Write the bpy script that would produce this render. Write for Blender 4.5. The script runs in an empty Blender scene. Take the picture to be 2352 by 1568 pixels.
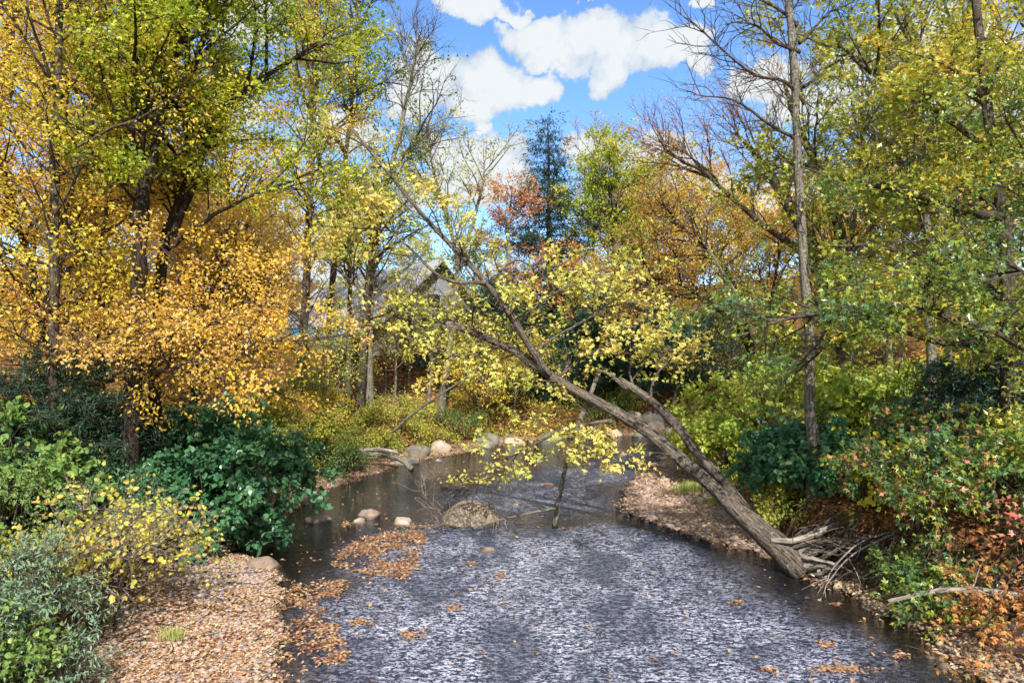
import bpy, math, random
import numpy as np
from mathutils import Vector, noise as mnoise

SC = bpy.context.scene
COL = SC.collection
PI = math.pi

# ------------------------------------------------------------------ camera
CAM_Z = 5.0
cam_d = bpy.data.cameras.new("camera")
cam_d.sensor_width = 36.0
cam_d.lens = 24.0
cam_d.clip_end = 2000
cam_d.clip_start = 0.1
cam = bpy.data.objects.new("camera", cam_d)
cam.location = (0, 0, CAM_Z)
cam.rotation_euler = (PI / 2, 0, 0)
COL.objects.link(cam)
SC.camera = cam

# ------------------------------------------------------------------ view / engine
SC.view_settings.view_transform = 'Standard'
SC.view_settings.look = 'None'
SC.view_settings.exposure = 1.8
SC.view_settings.gamma = 1.0
SC.view_settings.use_curve_mapping = False
SC.render.engine = 'CYCLES'
SC.cycles.use_denoising = True
SC.cycles.max_bounces = 7
SC.cycles.diffuse_bounces = 3
SC.cycles.glossy_bounces = 3
SC.cycles.transmission_bounces = 4
SC.cycles.transparent_max_bounces = 8
SC.cycles.sample_clamp_indirect = 6
SC.cycles.caustics_reflective = False
SC.cycles.caustics_refractive = False
EXPO = 2 ** SC.view_settings.exposure

# ------------------------------------------------------------------ sun
SUN_EL = math.radians(43)
SUN_AZ = math.radians(171)           # measured from +Y towards +X
sun_d = bpy.data.lights.new("sun", 'SUN')
sun_d.energy = 2.3
sun_d.angle = math.radians(0.9)
sun_d.color = (1.0, 0.96, 0.91)
sun = bpy.data.objects.new("sun", sun_d)
to_sun = Vector((math.sin(SUN_AZ) * math.cos(SUN_EL), math.cos(SUN_AZ) * math.cos(SUN_EL), math.sin(SUN_EL)))
sun.rotation_euler = to_sun.to_track_quat('Z', 'Y').to_euler()
COL.objects.link(sun)


# ------------------------------------------------------------------ node helper
class NT:
    def __init__(self, tree):
        self.t = tree
        for n in list(tree.nodes):
            tree.nodes.remove(n)

    def n(self, kind, **kw):
        nd = self.t.nodes.new(kind)
        for k, v in kw.items():
            if k == 'inp':
                for a, b in v.items():
                    self.put(nd.inputs[a], b)
            else:
                setattr(nd, k, v)
        return nd

    def put(self, sock, v):
        if isinstance(v, bpy.types.NodeSocket):
            self.t.links.new(v, sock)
        else:
            sock.default_value = v

    def math(self, op, a, b=0.0, c=0.0, clamp=False):
        m = self.n('ShaderNodeMath', operation=op, use_clamp=clamp)
        self.put(m.inputs[0], a)
        self.put(m.inputs[1], b)
        if len(m.inputs) > 2:
            self.put(m.inputs[2], c)
        return m.outputs[0]

    def vmath(self, op, a, b=(0, 0, 0)):
        m = self.n('ShaderNodeVectorMath', operation=op)
        self.put(m.inputs[0], a)
        self.put(m.inputs[1], b)
        return m.outputs['Value'] if op in ('LENGTH', 'DOT_PRODUCT') else m.outputs[0]

    def mix(self, f, a, b, blend='MIX'):
        m = self.n('ShaderNodeMix', data_type='RGBA', blend_type=blend)
        self.put(m.inputs[0], f)
        self.put(m.inputs[6], a)
        self.put(m.inputs[7], b)
        return m.outputs[2]

    def noise(self, vec, scale, detail=3.0, rough=0.5, dist=0.0):
        m = self.n('ShaderNodeTexNoise')
        if vec is not None:
            self.put(m.inputs['Vector'], vec)
        m.inputs['Scale'].default_value = scale
        m.inputs['Detail'].default_value = detail
        m.inputs['Roughness'].default_value = rough
        m.inputs['Distortion'].default_value = dist
        return m.outputs['Fac']

    def ramp(self, f, stops, interp='LINEAR'):
        m = self.n('ShaderNodeValToRGB')
        cr = m.color_ramp
        cr.interpolation = interp
        while len(cr.elements) > 1:
            cr.elements.remove(cr.elements[-1])
        cr.elements[0].position = stops[0][0]
        cr.elements[0].color = (*stops[0][1], 1)
        for p, c in stops[1:]:
            e = cr.elements.new(p)
            e.color = (*c, 1)
        self.put(m.inputs[0], f)
        return m.outputs[0]

    def smooth(self, v, a, b):
        m = self.n('ShaderNodeMapRange', interpolation_type='SMOOTHSTEP')
        self.put(m.inputs[0], v)
        m.inputs[1].default_value = a
        m.inputs[2].default_value = b
        return m.outputs[0]


def lin(c, k=1.0):
    r = []
    for v in c:
        v = v / 255.0
        r.append(min(0.95, k * (v / 12.92 if v <= 0.04045 else ((v + 0.055) / 1.055) ** 2.4)))
    return tuple(r)


# ------------------------------------------------------------------ world: Nishita sky plus cumulus
SKY_STRENGTH = 0.15
world = bpy.data.worlds.new("World")
SC.world = world
world.use_nodes = True
W = NT(world.node_tree)
sky = W.n('ShaderNodeTexSky', sky_type='NISHITA')
sky.sun_disc = False
sky.sun_elevation = SUN_EL
sky.sun_rotation = SUN_AZ
sky.altitude = 300
sky.air_density = 1.1
sky.dust_density = 0.15
sky.ozone_density = 2.5
tc = W.n('ShaderNodeTexCoord')
d = tc.outputs['Generated']
sep = W.n('ShaderNodeSeparateXYZ')
W.put(sep.inputs[0], d)
# domain warp so cloud edges billow
nz = W.n('ShaderNodeTexNoise', inp={'Vector': d})
nz.inputs['Scale'].default_value = 9.0
nz.inputs['Detail'].default_value = 7.0
nz.inputs['Roughness'].default_value = 0.6
off = W.vmath('SUBTRACT', nz.outputs['Color'], (0.5, 0.5, 0.5))
offs = W.vmath('MULTIPLY', off, (0.11, 0.11, 0.11))
dw = W.vmath('ADD', d, offs)
F0 = 1568.0
blobs = [  # centre x, centre y, half width, half height in a 2352-wide view of the sky
    (1090, 20, 120, 34), (1180, 38, 50, 20), (1340, 0, 60, 14), (1615, 8, 26, 16),
    (1230, 92, 95, 38), (1380, 105, 150, 65), (1520, 120, 110, 55), (1590, 150, 40, 30), (1400, 175, 50, 40), (1270, 130, 90, 25),
    (1120, 190, 140, 62), (1000, 190, 70, 55), (1240, 200, 70, 40), (930, 220, 60, 60), (1060, 240, 100, 30),
    (1110, 350, 120, 52), (1010, 340, 60, 30), (1050, 430, 140, 50), (1180, 400, 60, 40), (1100, 283, 24, 14),
    (1350, 345, 70, 38), (1520, 365, 130, 42), (1440, 440, 120, 50), (1620, 420, 120, 50),
    (1760, 180, 95, 60), (1860, 260, 130, 60), (1960, 150, 80, 50), (2120, 150, 130, 120), (2290, 330, 180, 190), (2080, 420, 160, 120),
    (1800, 480, 140, 80), (780, 300, 110, 60), (700, 600, 160, 80), (480, 260, 120, 80), (820, 480, 90, 70), (560, 20, 90, 60), (250, 420, 120, 60),
    (2620, 100, 220, 120), (-250, 120, 200, 110), (1350, -180, 220, 70), (700, -260, 260, 80), (2100, -220, 240, 90)]
acc = None
for (cx, cy, rx, ry) in blobs:
    v = Vector(((cx - 1176) / F0, 1.0, (784 - cy) / F0))
    ln = v.length
    v.normalize()
    s = W.vmath('SUBTRACT', dw, tuple(v))
    s = W.vmath('MULTIPLY', s, (F0 * ln / (rx * 1.0), 0.5 * F0 * ln / (rx * 1.0), F0 * ln / (ry * 1.0)))
    L_ = W.vmath('LENGTH', s)
    acc = L_ if acc is None else W.math('MINIMUM', acc, L_)
inside = W.math('SUBTRACT', 1.0, acc)
fine = W.noise(d, 24.0, 8.0, 0.62)
dens = W.math('ADD', inside, W.math('MULTIPLY', W.math('SUBTRACT', fine, 0.5), 1.25))
# broken cumulus all round out of view, cover thickened for extra fill light
fwd = W.vmath('DOT_PRODUCT', d, (0, 0.95, 0.31))
away = W.math('SUBTRACT', 1.0, W.smooth(fwd, 0.55, 0.72))
gen = W.noise(W.vmath('MULTIPLY', d, (1, 1, 2.2)), 2.6, 7.0, 0.55)
gend = W.math('MULTIPLY', W.math('SUBTRACT', gen, 0.44), 5.0)
gend = W.math('SUBTRACT', gend, W.math('MULTIPLY', W.math('SUBTRACT', 1.0, away), 5.0))
dens = W.math('MAXIMUM', dens, gend)
cover = W.smooth(dens, -0.06, 0.20)
soft = W.noise(d, 12.0, 6.0, 0.55)
cloud_col = W.ramp(W.math('ADD', W.math('MULTIPLY', dens, 0.6), W.math('MULTIPLY', soft, 0.8)),
                   [(0.30, lin((188, 204, 226))), (0.50, lin((222, 233, 244))), (0.68, lin((240, 246, 251)))])
# tint the clear sky towards the deep autumn blue, paler to the horizon
skyc = W.mix(1.0, sky.outputs[0], (0.30, 0.39, 0.50, 1), 'MULTIPLY')
bg1 = W.n('ShaderNodeBackground', inp={'Color': skyc, 'Strength': SKY_STRENGTH})
bg2 = W.n('ShaderNodeBackground', inp={'Color': cloud_col, 'Strength': 1.0 / EXPO})
mx = W.n('ShaderNodeMixShader', inp={0: cover, 1: bg1.outputs[0], 2: bg2.outputs[0]})
wo = W.n('ShaderNodeOutputWorld')
W.t.links.new(mx.outputs[0], wo.inputs[0])

# ------------------------------------------------------------------ geometry helpers


def at(px, py, Y):
    return np.array([(px - 1176) / F0 * Y, Y, CAM_Z - (py - 784) / F0 * Y])


def gp(px, py, z=0.0):
    Y = (CAM_Z - z) * F0 / (py - 784)
    return ((px - 1176) / F0 * Y, Y)


def tagp(o, label=None, cat=None, group=None, kind=None):
    if label:
        o['label'] = label
    if cat:
        o['category'] = cat
    if group:
        o['group'] = group
    if kind:
        o['kind'] = kind
    return o


def empty(name, loc, label, cat, group=None):
    o = bpy.data.objects.new(name, None)
    o.location = tuple(float(v) for v in loc)
    o.empty_display_size = 0.3
    COL.objects.link(o)
    return tagp(o, label, cat, group)


def mesh_obj(name, V, F, mat, parent=None, origin=None, smooth=True, attrs=None, mats=None):
    """V (N,3) world verts, F (M,k) face index array (or list of such arrays)."""
    if not isinstance(F, (list, tuple)):
        F = [F]
    ta = getattr(tubes, 'attrs', None)
    if ta is not None and attrs is None and len(ta['bark_x'][1]) == len(V):
        attrs = ta
    tubes.attrs = None
    F = [np.asarray(f, dtype=np.int32) for f in F if len(f)]
    V = np.asarray(V, dtype=np.float64)
    if origin is not None:
        V = V - np.asarray(origin)[None, :]
    me = bpy.data.meshes.new(name)
    me.vertices.add(len(V))
    me.vertices.foreach_set('co', V.astype(np.float32).ravel())
    nl = sum(f.size for f in F)
    npoly = sum(len(f) for f in F)
    me.loops.add(nl)
    me.polygons.add(npoly)
    me.loops.foreach_set('vertex_index', np.concatenate([f.ravel() for f in F]))
    tot = np.concatenate([np.full(len(f), f.shape[1], dtype=np.int32) for f in F])
    st = np.concatenate([[0], np.cumsum(tot)[:-1]]).astype(np.int32)
    me.polygons.foreach_set('loop_start', st)
    me.polygons.foreach_set('loop_total', tot)
    me.polygons.foreach_set('use_smooth', np.full(npoly, bool(smooth)))
    me.update(calc_edges=True)
    if attrs:
        for k, (dom, arr) in attrs.items():
            a = me.attributes.new(k, 'FLOAT', dom)
            a.data.foreach_set('value', np.asarray(arr, dtype=np.float32))
    if mat is not None:
        me.materials.append(mat)
    o = bpy.data.objects.new(name, me)
    COL.objects.link(o)
    if parent is not None:
        o.parent = parent
    elif origin is not None:
        o.location = tuple(float(v) for v in origin)
    return o


def norm(a):
    return a / np.maximum(np.linalg.norm(a, axis=-1, keepdims=True), 1e-9)


def tubes(P, R, S=6, caps=True, rough=0.0, rng=None):
    """P (N,K,3), R (N,K) -> verts, [quads]"""
    N, K, _ = P.shape
    T = np.empty_like(P)
    T[:, 1:-1] = P[:, 2:] - P[:, :-2]
    T[:, 0] = P[:, 1] - P[:, 0]
    T[:, -1] = P[:, -1] - P[:, -2]
    T = norm(T)
    m = norm(P[:, -1] - P[:, 0])
    ref = np.where(np.abs(m[:, 2:3]) > 0.8, np.array([[1.0, 0.13, 0]]), np.array([[0.05, 0.1, 1.0]]))
    U = norm(np.cross(T, ref[:, None, :]))
    Vv = np.cross(T, U)
    a = np.arange(S) * 2 * PI / S
    rr = R[:, :, None] * np.ones((1, 1, S))
    if rough and rng is not None:
        rr = rr * (1 + rough * rng.standard_normal((N, K, S)))
        lobes = 1 + rough * 0.9 * np.cos(3 * a[None, None, :] + rng.uniform(0, 6, (N, 1, 1)) + np.linspace(0, 2, K)[None, :, None])
        rr = rr * lobes
    ring = P[:, :, None, :] + rr[..., None] * (np.cos(a)[None, None, :, None] * U[:, :, None, :] + np.sin(a)[None, None, :, None] * Vv[:, :, None, :])
    V = ring.reshape(-1, 3)
    n = np.arange(N)[:, None, None] * K * S
    k = np.arange(K - 1)[None, :, None] * S
    s = np.arange(S)[None, None, :]
    s2 = (s + 1) % S
    q = np.stack([n + k + s, n + k + s2, n + k + S + s2, n + k + S + s], -1).reshape(-1, 4)
    ln = np.zeros((N, K))
    ln[:, 1:] = np.cumsum(np.linalg.norm(P[:, 1:] - P[:, :-1], axis=2), 1)
    ph = (P[:, 0, 0] * 13.7 + P[:, 0, 1] * 5.1)[:, None, None]
    one = np.ones((N, K, S))
    tubes.attrs = {'bark_x': ('POINT', (R[:, :, None] * np.cos(a) + ph * 1.0 * one).ravel()), 'bark_y': ('POINT', (R[:, :, None] * np.sin(a) * one).ravel()), 'bark_l': ('POINT', (ln[:, :, None] * one).ravel())}
    F = [q]
    if caps and S > 3:
        F.append((np.arange(N)[:, None] * K * S + (K - 1) * S + np.arange(S)[None, :]))
        F.append((np.arange(N)[:, None] * K * S + np.arange(S)[None, ::-1]))
    return V, F


def curve(pts, K, rng=None, wig=0.0):
    pts = np.asarray(pts, float)
    n = len(pts)
    ext = np.vstack([2 * pts[0] - pts[1], pts, 2 * pts[-1] - pts[-2]])
    u = np.linspace(0, n - 1 - 1e-6, K)
    i = u.astype(int)
    f = (u - i)[:, None]
    p0, p1, p2, p3 = ext[i], ext[i + 1], ext[i + 2], ext[i + 3]
    c = 0.5 * ((2 * p1) + (-p0 + p2) * f + (2 * p0 - 5 * p1 + 4 * p2 - p3) * f ** 2 + (-p0 + 3 * p1 - 3 * p2 + p3) * f ** 3)
    if wig and rng is not None:
        w = rng.standard_normal((K, 3)) * wig
        w[0] = 0
        c = c + np.cumsum(w, 0) * 0.5
    return c


def grow(P, R, M, rng, t0=0.3, t1=0.98, ang=55, angv=12, L=2.0, shape=None, up=0.2, bend=0.0, wig=0.12, K=6, rr=0.5, rmax=1.0, flat=0.0, bias=None, tip=0.003):
    N, KP, _ = P.shape
    seg = np.linalg.norm(P[:, 1:] - P[:, :-1], axis=2).sum(1)
    if M <= 0:
        return np.zeros((0, K, 3)), np.zeros((0, K))
    idx = rng.choice(N, M, p=seg / seg.sum())
    t = t0 + (t1 - t0) * (np.arange(M) + rng.uniform(0, 1, M)) / M
    if N > 1:
        t = rng.uniform(t0, t1, M)
    f = t * (KP - 1)
    i = np.minimum(f.astype(int), KP - 2)
    fr = (f - i)[:, None]
    pos = P[idx, i] * (1 - fr) + P[idx, i + 1] * fr
    r0 = R[idx, i] * (1 - fr[:, 0]) + R[idx, i + 1] * fr[:, 0]
    T = norm(P[idx, i + 1] - P[idx, i])
    ref = np.where(np.abs(T[:, 2:3]) > 0.9, np.array([[1.0, 0, 0]]), np.array([[0, 0, 1.0]]))
    U = norm(np.cross(T, ref))
    Vv = np.cross(T, U)
    az = np.arange(M) * 2.39996 + rng.uniform(-0.5, 0.5, M)
    a = np.radians(ang + angv * rng.standard_normal(M))[:, None]
    perp = np.cos(az)[:, None] * U + np.sin(az)[:, None] * Vv
    if flat:
        perp[:, 2] *= (1 - flat)
        perp = norm(perp)
    D = np.cos(a) * T + np.sin(a) * perp
    D[:, 2] += up
    if bias is not None:
        D = D + np.asarray(bias)[None, :]
    D = norm(D)
    Ls = L * rng.uniform(0.6, 1.3, M)
    if shape is not None:
        Ls = Ls * shape(t)
    C = np.empty((M, K, 3))
    C[:, 0] = pos
    st = (Ls / (K - 1))[:, None]
    for k in range(1, K):
        C[:, k] = C[:, k - 1] + D * st
        D = D + wig * rng.standard_normal((M, 3))
        D[:, 2] += bend
        D = norm(D)
    rb = np.minimum(np.minimum(r0 * 0.75, rmax), rr * 0.0135 * Ls + 0.003)
    s = np.linspace(0, 1, K)[None, :]
    RR = rb[:, None] * (1 - s) ** 0.85 + tip
    return C, RR


# ---- leaf templates: (verts (tx across, ty along, tz out), quads)
def _kites(specs):
    vs, fs = [], []
    for (bx, by, ang, ln, wd, fold) in specs:
        c, s = math.cos(ang), math.sin(ang)
        b = len(vs)
        for (x, y, z) in ((0, 0, 0), (-wd / 2, ln * 0.45, fold), (0, ln, -fold * 0.6), (wd / 2, ln * 0.45, fold)):
            vs.append((bx + x * c + y * s, by - x * s + y * c, z))
        fs.append((b, b + 3, b + 2, b + 1))
    return np.array(vs, float), np.array(fs, int)


LEAF_OVAL = _kites([(0, 0, 0, 1.0, 0.62, 0.10)])
LEAF_NARROW = _kites([(0, 0, 0, 1.0, 0.26, 0.04)])
LEAF_NEEDLE = _kites([(0, 0, 0, 1.0, 0.20, 0.05)])
LEAF_ROUND = (np.array([(0, 0, 0), (-.36, .22, .06), (-.40, .55, .08), (0, 1.0, -.08), (.40, .55, .08), (.36, .22, .06), (0, .5, 0)], float),
              np.array([(0, 6, 2, 1), (6, 3, 3, 2), (6, 4, 3, 3), (0, 5, 4, 6)], int))
LEAF_ROUND = (np.array([(0, 0, -.02), (-.38, .22, .08), (-.36, .62, .05), (0, 1.0, -.12), (.36, .62, .05), (.38, .22, .08)], float),
              np.array([(0, 3, 2, 1), (0, 5, 4, 3)], int))
LEAF_LOBED = _kites([(0, 0, -.35, 1.0, 0.5, 0.06), (0, 0, .5, 0.9, 0.5, 0.05)])
LEAF_MAPLE = _kites([(0, 0, 0, 1.0, 0.46, 0.05), (0, 0.05, -0.85, 0.82, 0.40, 0.06), (0, 0.05, 0.85, 0.82, 0.40, 0.06)])
LEAF_OAK = _kites([(0, 0, 0, 1.05, 0.36, 0.03), (0, .2, .95, .55, .26, .02), (0, .3, -.9, .55, .26, .02)])


def leaves_geo(tmpl, pos, A, Nn, size):
    tv, tf = tmpl
    B = norm(np.cross(A, Nn))
    Nn = np.cross(B, A)
    V = pos[:, None, :] + size[:, None, None] * (tv[None, :, 0:1] * B[:, None, :] + tv[None, :, 1:2] * A[:, None, :] + tv[None, :, 2:3] * Nn[:, None, :])
    M = len(pos)
    F = (np.arange(M)[:, None, None] * len(tv) + tf[None]).reshape(-1, 4)
    return V.reshape(-1, 3), F, len(tf)


def built_part(p):
    # only the part of each crown this stretch of river could plausibly be seen with
    px = 1176 + p[:, 0] / np.maximum(p[:, 1], .5) * F0
    py = 784 - (p[:, 2] - CAM_Z) / np.maximum(p[:, 1], .5) * F0
    return (px > -190) & (px < 2540) & (py > -170) & (p[:, 1] > 2)


def leaf_obj(name, P, n, rng, tmpl, size, mat, parent, origin, spread=0.08, t0=0.15, upn=0.9, droop=0.3, keep=None, sizev=0.38, fine=0):
    """n leaves over the last-level twigs P (M,K,3)."""
    M, K, _ = P.shape
    if fine != 1:
        n, size = int(n * 1.12), size * .88
    idx = rng.integers(0, M, n)
    t = rng.uniform(t0, 1.0, n) * (K - 1)
    i = np.minimum(t.astype(int), K - 2)
    fr = (t - i)[:, None]
    T = norm(P[idx, i + 1] - P[idx, i])
    pos = P[idx, i] * (1 - fr) + P[idx, i + 1] * fr + rng.standard_normal((n, 3)) * spread
    A = norm(T * 0.7 + rng.standard_normal((n, 3)) * 0.6 + np.array([0, 0, -droop]))
    Nn = norm(rng.standard_normal((n, 3)) * 0.6 + np.array([0, 0, upn]))
    sz = size * rng.uniform(1 - sizev, 1 + sizev, n)
    clump = rng.uniform(0, 1, M)[idx]
    rnd = np.clip(0.55 * rng.uniform(0, 1, n) + 0.45 * clump, 0, 1)
    k = built_part(pos)
    pos, A, Nn, sz, rnd = pos[k], A[k], Nn[k], sz[k], rnd[k]
    if keep is not None:
        k = keep(pos)
        pos, A, Nn, sz, rnd = pos[k], A[k], Nn[k], sz[k], rnd[k]
    V, F, nf = leaves_geo(tmpl, pos, A, Nn, sz)
    o = mesh_obj(name, V, F, mat, parent, origin, smooth=False, attrs={'rnd': ('FACE', np.repeat(rnd, nf))})
    o['kind'] = 'stuff'
    return o


# ------------------------------------------------------------------ materials
def new_mat(name):
    m = bpy.data.materials.new(name)
    m.use_nodes = True
    return m, NT(m.node_tree)


def out(N, sh, disp=None):
    o = N.n('ShaderNodeOutputMaterial')
    N.t.links.new(sh, o.inputs[0])


def leaf_mat(name, cols, trans=0.42, gloss=0.35, rough=0.45, nscale=0.5, k=0.97, spec=0.4):
    m, N = new_mat(name)
    geo = N.n('ShaderNodeNewGeometry')
    at_ = N.n('ShaderNodeAttribute', attribute_name='rnd')
    big = N.noise(geo.outputs['Position'], nscale, 2.0)
    f = N.math('ADD', N.math('MULTIPLY', at_.outputs['Fac'], 0.62), N.math('MULTIPLY', N.math('SUBTRACT', big, 0.3), 0.95), clamp=True)
    n = len(cols)
    def adj(c):
        r_, g_, b_ = lin(c, k)
        if c[0] > c[1]:
            g_, b_ = g_ * 1.16, b_ * 1.45
        return (r_, g_, b_)
    stops = [((i + 0.35) / n, adj(c)) for i, c in enumerate(cols)]
    c = N.ramp(f, stops)
    # browned spots and edges on single leaves
    sp = N.noise(geo.outputs['Position'], 26.0, 3.0, 0.7)
    c = N.mix(N.math('MULTIPLY', N.smooth(sp, 0.62, 0.78), 0.45), c, (*lin((110, 72, 38)), 1))
    p = N.n('ShaderNodeBsdfPrincipled', inp={'Base Color': c, 'Roughness': rough, 'Specular IOR Level': spec})
    tcol = N.mix(1.0, c, (1.15, 1.10, 0.85, 1), 'MULTIPLY')
    tr = N.n('ShaderNodeBsdfTranslucent', inp={'Color': tcol})
    ms = N.n('ShaderNodeMixShader', inp={0: trans + 0.05, 1: p.outputs[0], 2: tr.outputs[0]})
    out(N, ms.outputs[0])
    return m


def bark_mat(name, dark, light, lichen, lich=0.45, scale=1.0):
    m, N = new_mat(name)
    geo = N.n('ShaderNodeNewGeometry')
    A_ = lambda k: N.n('ShaderNodeAttribute', attribute_name=k).outputs['Fac']
    P = N.n('ShaderNodeCombineXYZ', inp={0: A_('bark_x'), 1: A_('bark_y'), 2: N.math('MULTIPLY', A_('bark_l'), 0.13)}).outputs[0]
    a = N.noise(P, 26 * scale, 6.0, 0.65, 0.6)
    b = N.noise(geo.outputs['Position'], 2.3 * scale, 3.0, 0.6)
    c = N.ramp(a, [(0.38, lin(dark)), (0.53, lin(light)), (0.75, lin([min(255, v * 1.15) for v in light]))])
    l = N.noise(geo.outputs['Position'], 19 * scale, 6.0, 0.72)
    lm = N.smooth(N.math('ADD', l, N.math('MULTIPLY', b, 0.35)), 0.80 - 0.3 * lich, 0.92 - 0.3 * lich)
    c = N.mix(N.math('MULTIPLY', lm, 0.75), c, (*lin(lichen), 1))
    p = N.n('ShaderNodeBsdfPrincipled', inp={'Base Color': c, 'Roughness': 0.9, 'Specular IOR Level': 0.15})
    bp = N.n('ShaderNodeBump', inp={'Height': N.math('ADD', a, N.math('MULTIPLY', l, 0.3)), 'Strength': 1.0, 'Distance': 0.08})
    N.t.links.new(bp.outputs[0], p.inputs['Normal'])
    out(N, p.outputs[0])
    return m


def rock_mat(name, cols, moss=0.0, scale=1.0):
    m, N = new_mat(name)
    geo = N.n('ShaderNodeNewGeometry')
    oi = N.n('ShaderNodeObjectInfo')
    pp = N.vmath('ADD', geo.outputs['Position'], N.vmath('MULTIPLY', N.n('ShaderNodeCombineXYZ', inp={0: oi.outputs['Random'], 1: oi.outputs['Random']}).outputs[0], (37, 11, 0)))
    a = N.noise(pp, 3.2 * scale, 8.0, 0.68)
    b = N.noise(pp, 24 * scale, 4.0, 0.7)
    at_ = N.n('ShaderNodeAttribute', attribute_name='rnd')
    f = N.math('ADD', N.math('MULTIPLY', a, 0.9), N.math('MULTIPLY', N.math('SUBTRACT', N.math('ADD', oi.outputs['Random'], at_.outputs['Fac']), 0.5), 0.6), clamp=True)
    n = len(cols)
    c = N.ramp(f, [((i + 0.5) / n, lin(q)) for i, q in enumerate(cols)])
    c = N.mix(N.math('MULTIPLY', N.smooth(b, 0.45, 0.7), 0.35), c, (*lin((70, 62, 56)), 1))
    # lichen flecks
    c = N.mix(N.math('MULTIPLY', N.smooth(N.noise(pp, 13 * scale, 5.0, 0.75), 0.6, 0.68), 0.22), c, (*lin((176, 172, 150)), 1))
    if moss:
        sepn = N.n('ShaderNodeSeparateXYZ', inp={0: geo.outputs['Normal']})
        mm = N.smooth(N.math('ADD', N.math('MULTIPLY', sepn.outputs[2], 0.25), N.noise(pp, 2.4, 5.0, 0.65)), 0.78 - moss * 0.3, 0.9 - moss * 0.3)
        c = N.mix(mm, c, (*lin((88, 92, 40)), 1))
    # wet and stained band by the water
    sz = N.n('ShaderNodeSeparateXYZ', inp={0: geo.outputs['Position']})
    wet = N.math('SUBTRACT', 1.0, N.smooth(N.math('ADD', sz.outputs[2], N.math('MULTIPLY', a, 0.06)), 0.05, 0.13))
    c = N.mix(N.math('MULTIPLY', wet, 0.8), c, (*lin((52, 44, 36)), 1))
    ro = N.math('SUBTRACT', 0.85, N.math('MULTIPLY', wet, 0.5))
    p = N.n('ShaderNodeBsdfPrincipled', inp={'Base Color': c, 'Roughness': ro, 'Specular IOR Level': 0.3})
    bp = N.n('ShaderNodeBump', inp={'Height': N.math('ADD', a, N.math('MULTIPLY', b, 0.4)), 'Strength': 0.6, 'Distance': 0.05})
    N.t.links.new(bp.outputs[0], p.inputs['Normal'])
    out(N, p.outputs[0])
    return m


MAT = {}
MAT['orange'] = leaf_mat('orange_beech_leaves', [(206, 164, 50), (226, 182, 52), (238, 190, 66), (236, 176, 70), (240, 194, 116), (226, 152, 60)])
MAT['gold'] = leaf_mat('golden_leaves', [(176, 168, 50), (216, 188, 54), (234, 202, 70), (238, 190, 66), (230, 176, 60)])
MAT['greenmaple'] = leaf_mat('green_turning_maple_leaves', [(98, 134, 44), (130, 158, 46), (166, 178, 50), (204, 194, 60), (224, 196, 70)])
MAT['bluegreen'] = leaf_mat('grey_green_leaves', [(78, 104, 62), (104, 128, 66), (134, 148, 66), (176, 164, 66)])
MAT['yellow'] = leaf_mat('lemon_yellow_maple_leaves', [(164, 170, 66), (198, 190, 78), (220, 202, 94), (228, 196, 96), (220, 174, 84)], trans=0.35)
MAT['paleyellow'] = leaf_mat('pale_yellow_leaves', [(140, 152, 50), (190, 184, 66), (214, 196, 80), (216, 180, 72), (190, 140, 60)])
MAT['oak'] = leaf_mat('green_oak_leaves', [(84, 116, 66), (112, 138, 66), (146, 160, 58), (190, 182, 58), (216, 180, 62), (214, 158, 66)], trans=0.35, rough=0.3, spec=0.6)
MAT['oakdeep'] = leaf_mat('deep_green_oak_leaves', [(62, 102, 72), (84, 124, 76), (112, 142, 68), (158, 168, 60), (204, 180, 64)], trans=0.3, rough=0.3, spec=0.6)  # deeper green oak leaf palette
MAT['rust'] = leaf_mat('rust_orange_leaves', [(160, 116, 70), (200, 134, 72), (222, 146, 78), (226, 162, 96), (190, 160, 84)])
MAT['brownorange'] = leaf_mat('brown_orange_leaves', [(176, 146, 72), (206, 160, 74), (224, 176, 86), (216, 150, 76), (186, 184, 88)])
MAT['redoak'] = leaf_mat('red_oak_leaves', [(70, 100, 60), (110, 124, 66), (176, 104, 66), (200, 118, 74), (214, 146, 90), (110, 128, 70)], trans=0.3, rough=0.35, spec=0.5)
MAT['red'] = leaf_mat('scarlet_leaves', [(180, 84, 62), (206, 110, 78), (220, 140, 96), (220, 164, 124)], trans=0.35)
MAT['orangeleaf'] = leaf_mat('small_orange_leaves', [(176, 160, 70), (216, 164, 80), (224, 152, 76), (208, 130, 76), (150, 156, 80)], trans=0.4)
MAT['knotdark'] = leaf_mat('dark_green_knotweed_leaves', [(52, 94, 66), (68, 116, 78), (88, 136, 90), (116, 152, 92)], trans=0.25, rough=0.35, spec=0.5)
MAT['knotlight'] = leaf_mat('light_green_knotweed_leaves', [(104, 146, 62), (142, 172, 66), (178, 190, 72), (216, 204, 88), (230, 194, 116)], trans=0.35)
MAT['knotmid'] = leaf_mat('mid_green_knotweed_leaves', [(70, 112, 62), (98, 134, 70), (126, 156, 76), (150, 168, 80)], trans=0.3)
MAT['understory'] = leaf_mat('understory_leaves', [(96, 128, 54), (140, 158, 58), (184, 180, 66), (214, 192, 78), (210, 158, 76)], nscale=0.9)
MAT['dullgreen'] = leaf_mat('dull_green_leaves', [(70, 104, 60), (96, 126, 62), (126, 146, 62), (164, 166, 66)], trans=0.3)
MAT['willow'] = leaf_mat('grey_green_willow_leaves', [(96, 130, 100), (122, 152, 122), (146, 172, 140), (112, 146, 84)], trans=0.25)
MAT['shrubyellow'] = leaf_mat('yellow_shrub_leaves', [(170, 176, 60), (206, 196, 66), (226, 204, 84), (230, 190, 92), (226, 160, 96)], nscale=2.0)
MAT['brightyellow'] = leaf_mat('bright_yellow_leaves', [(196, 190, 50), (226, 206, 60), (236, 216, 70), (214, 200, 60)])
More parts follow.
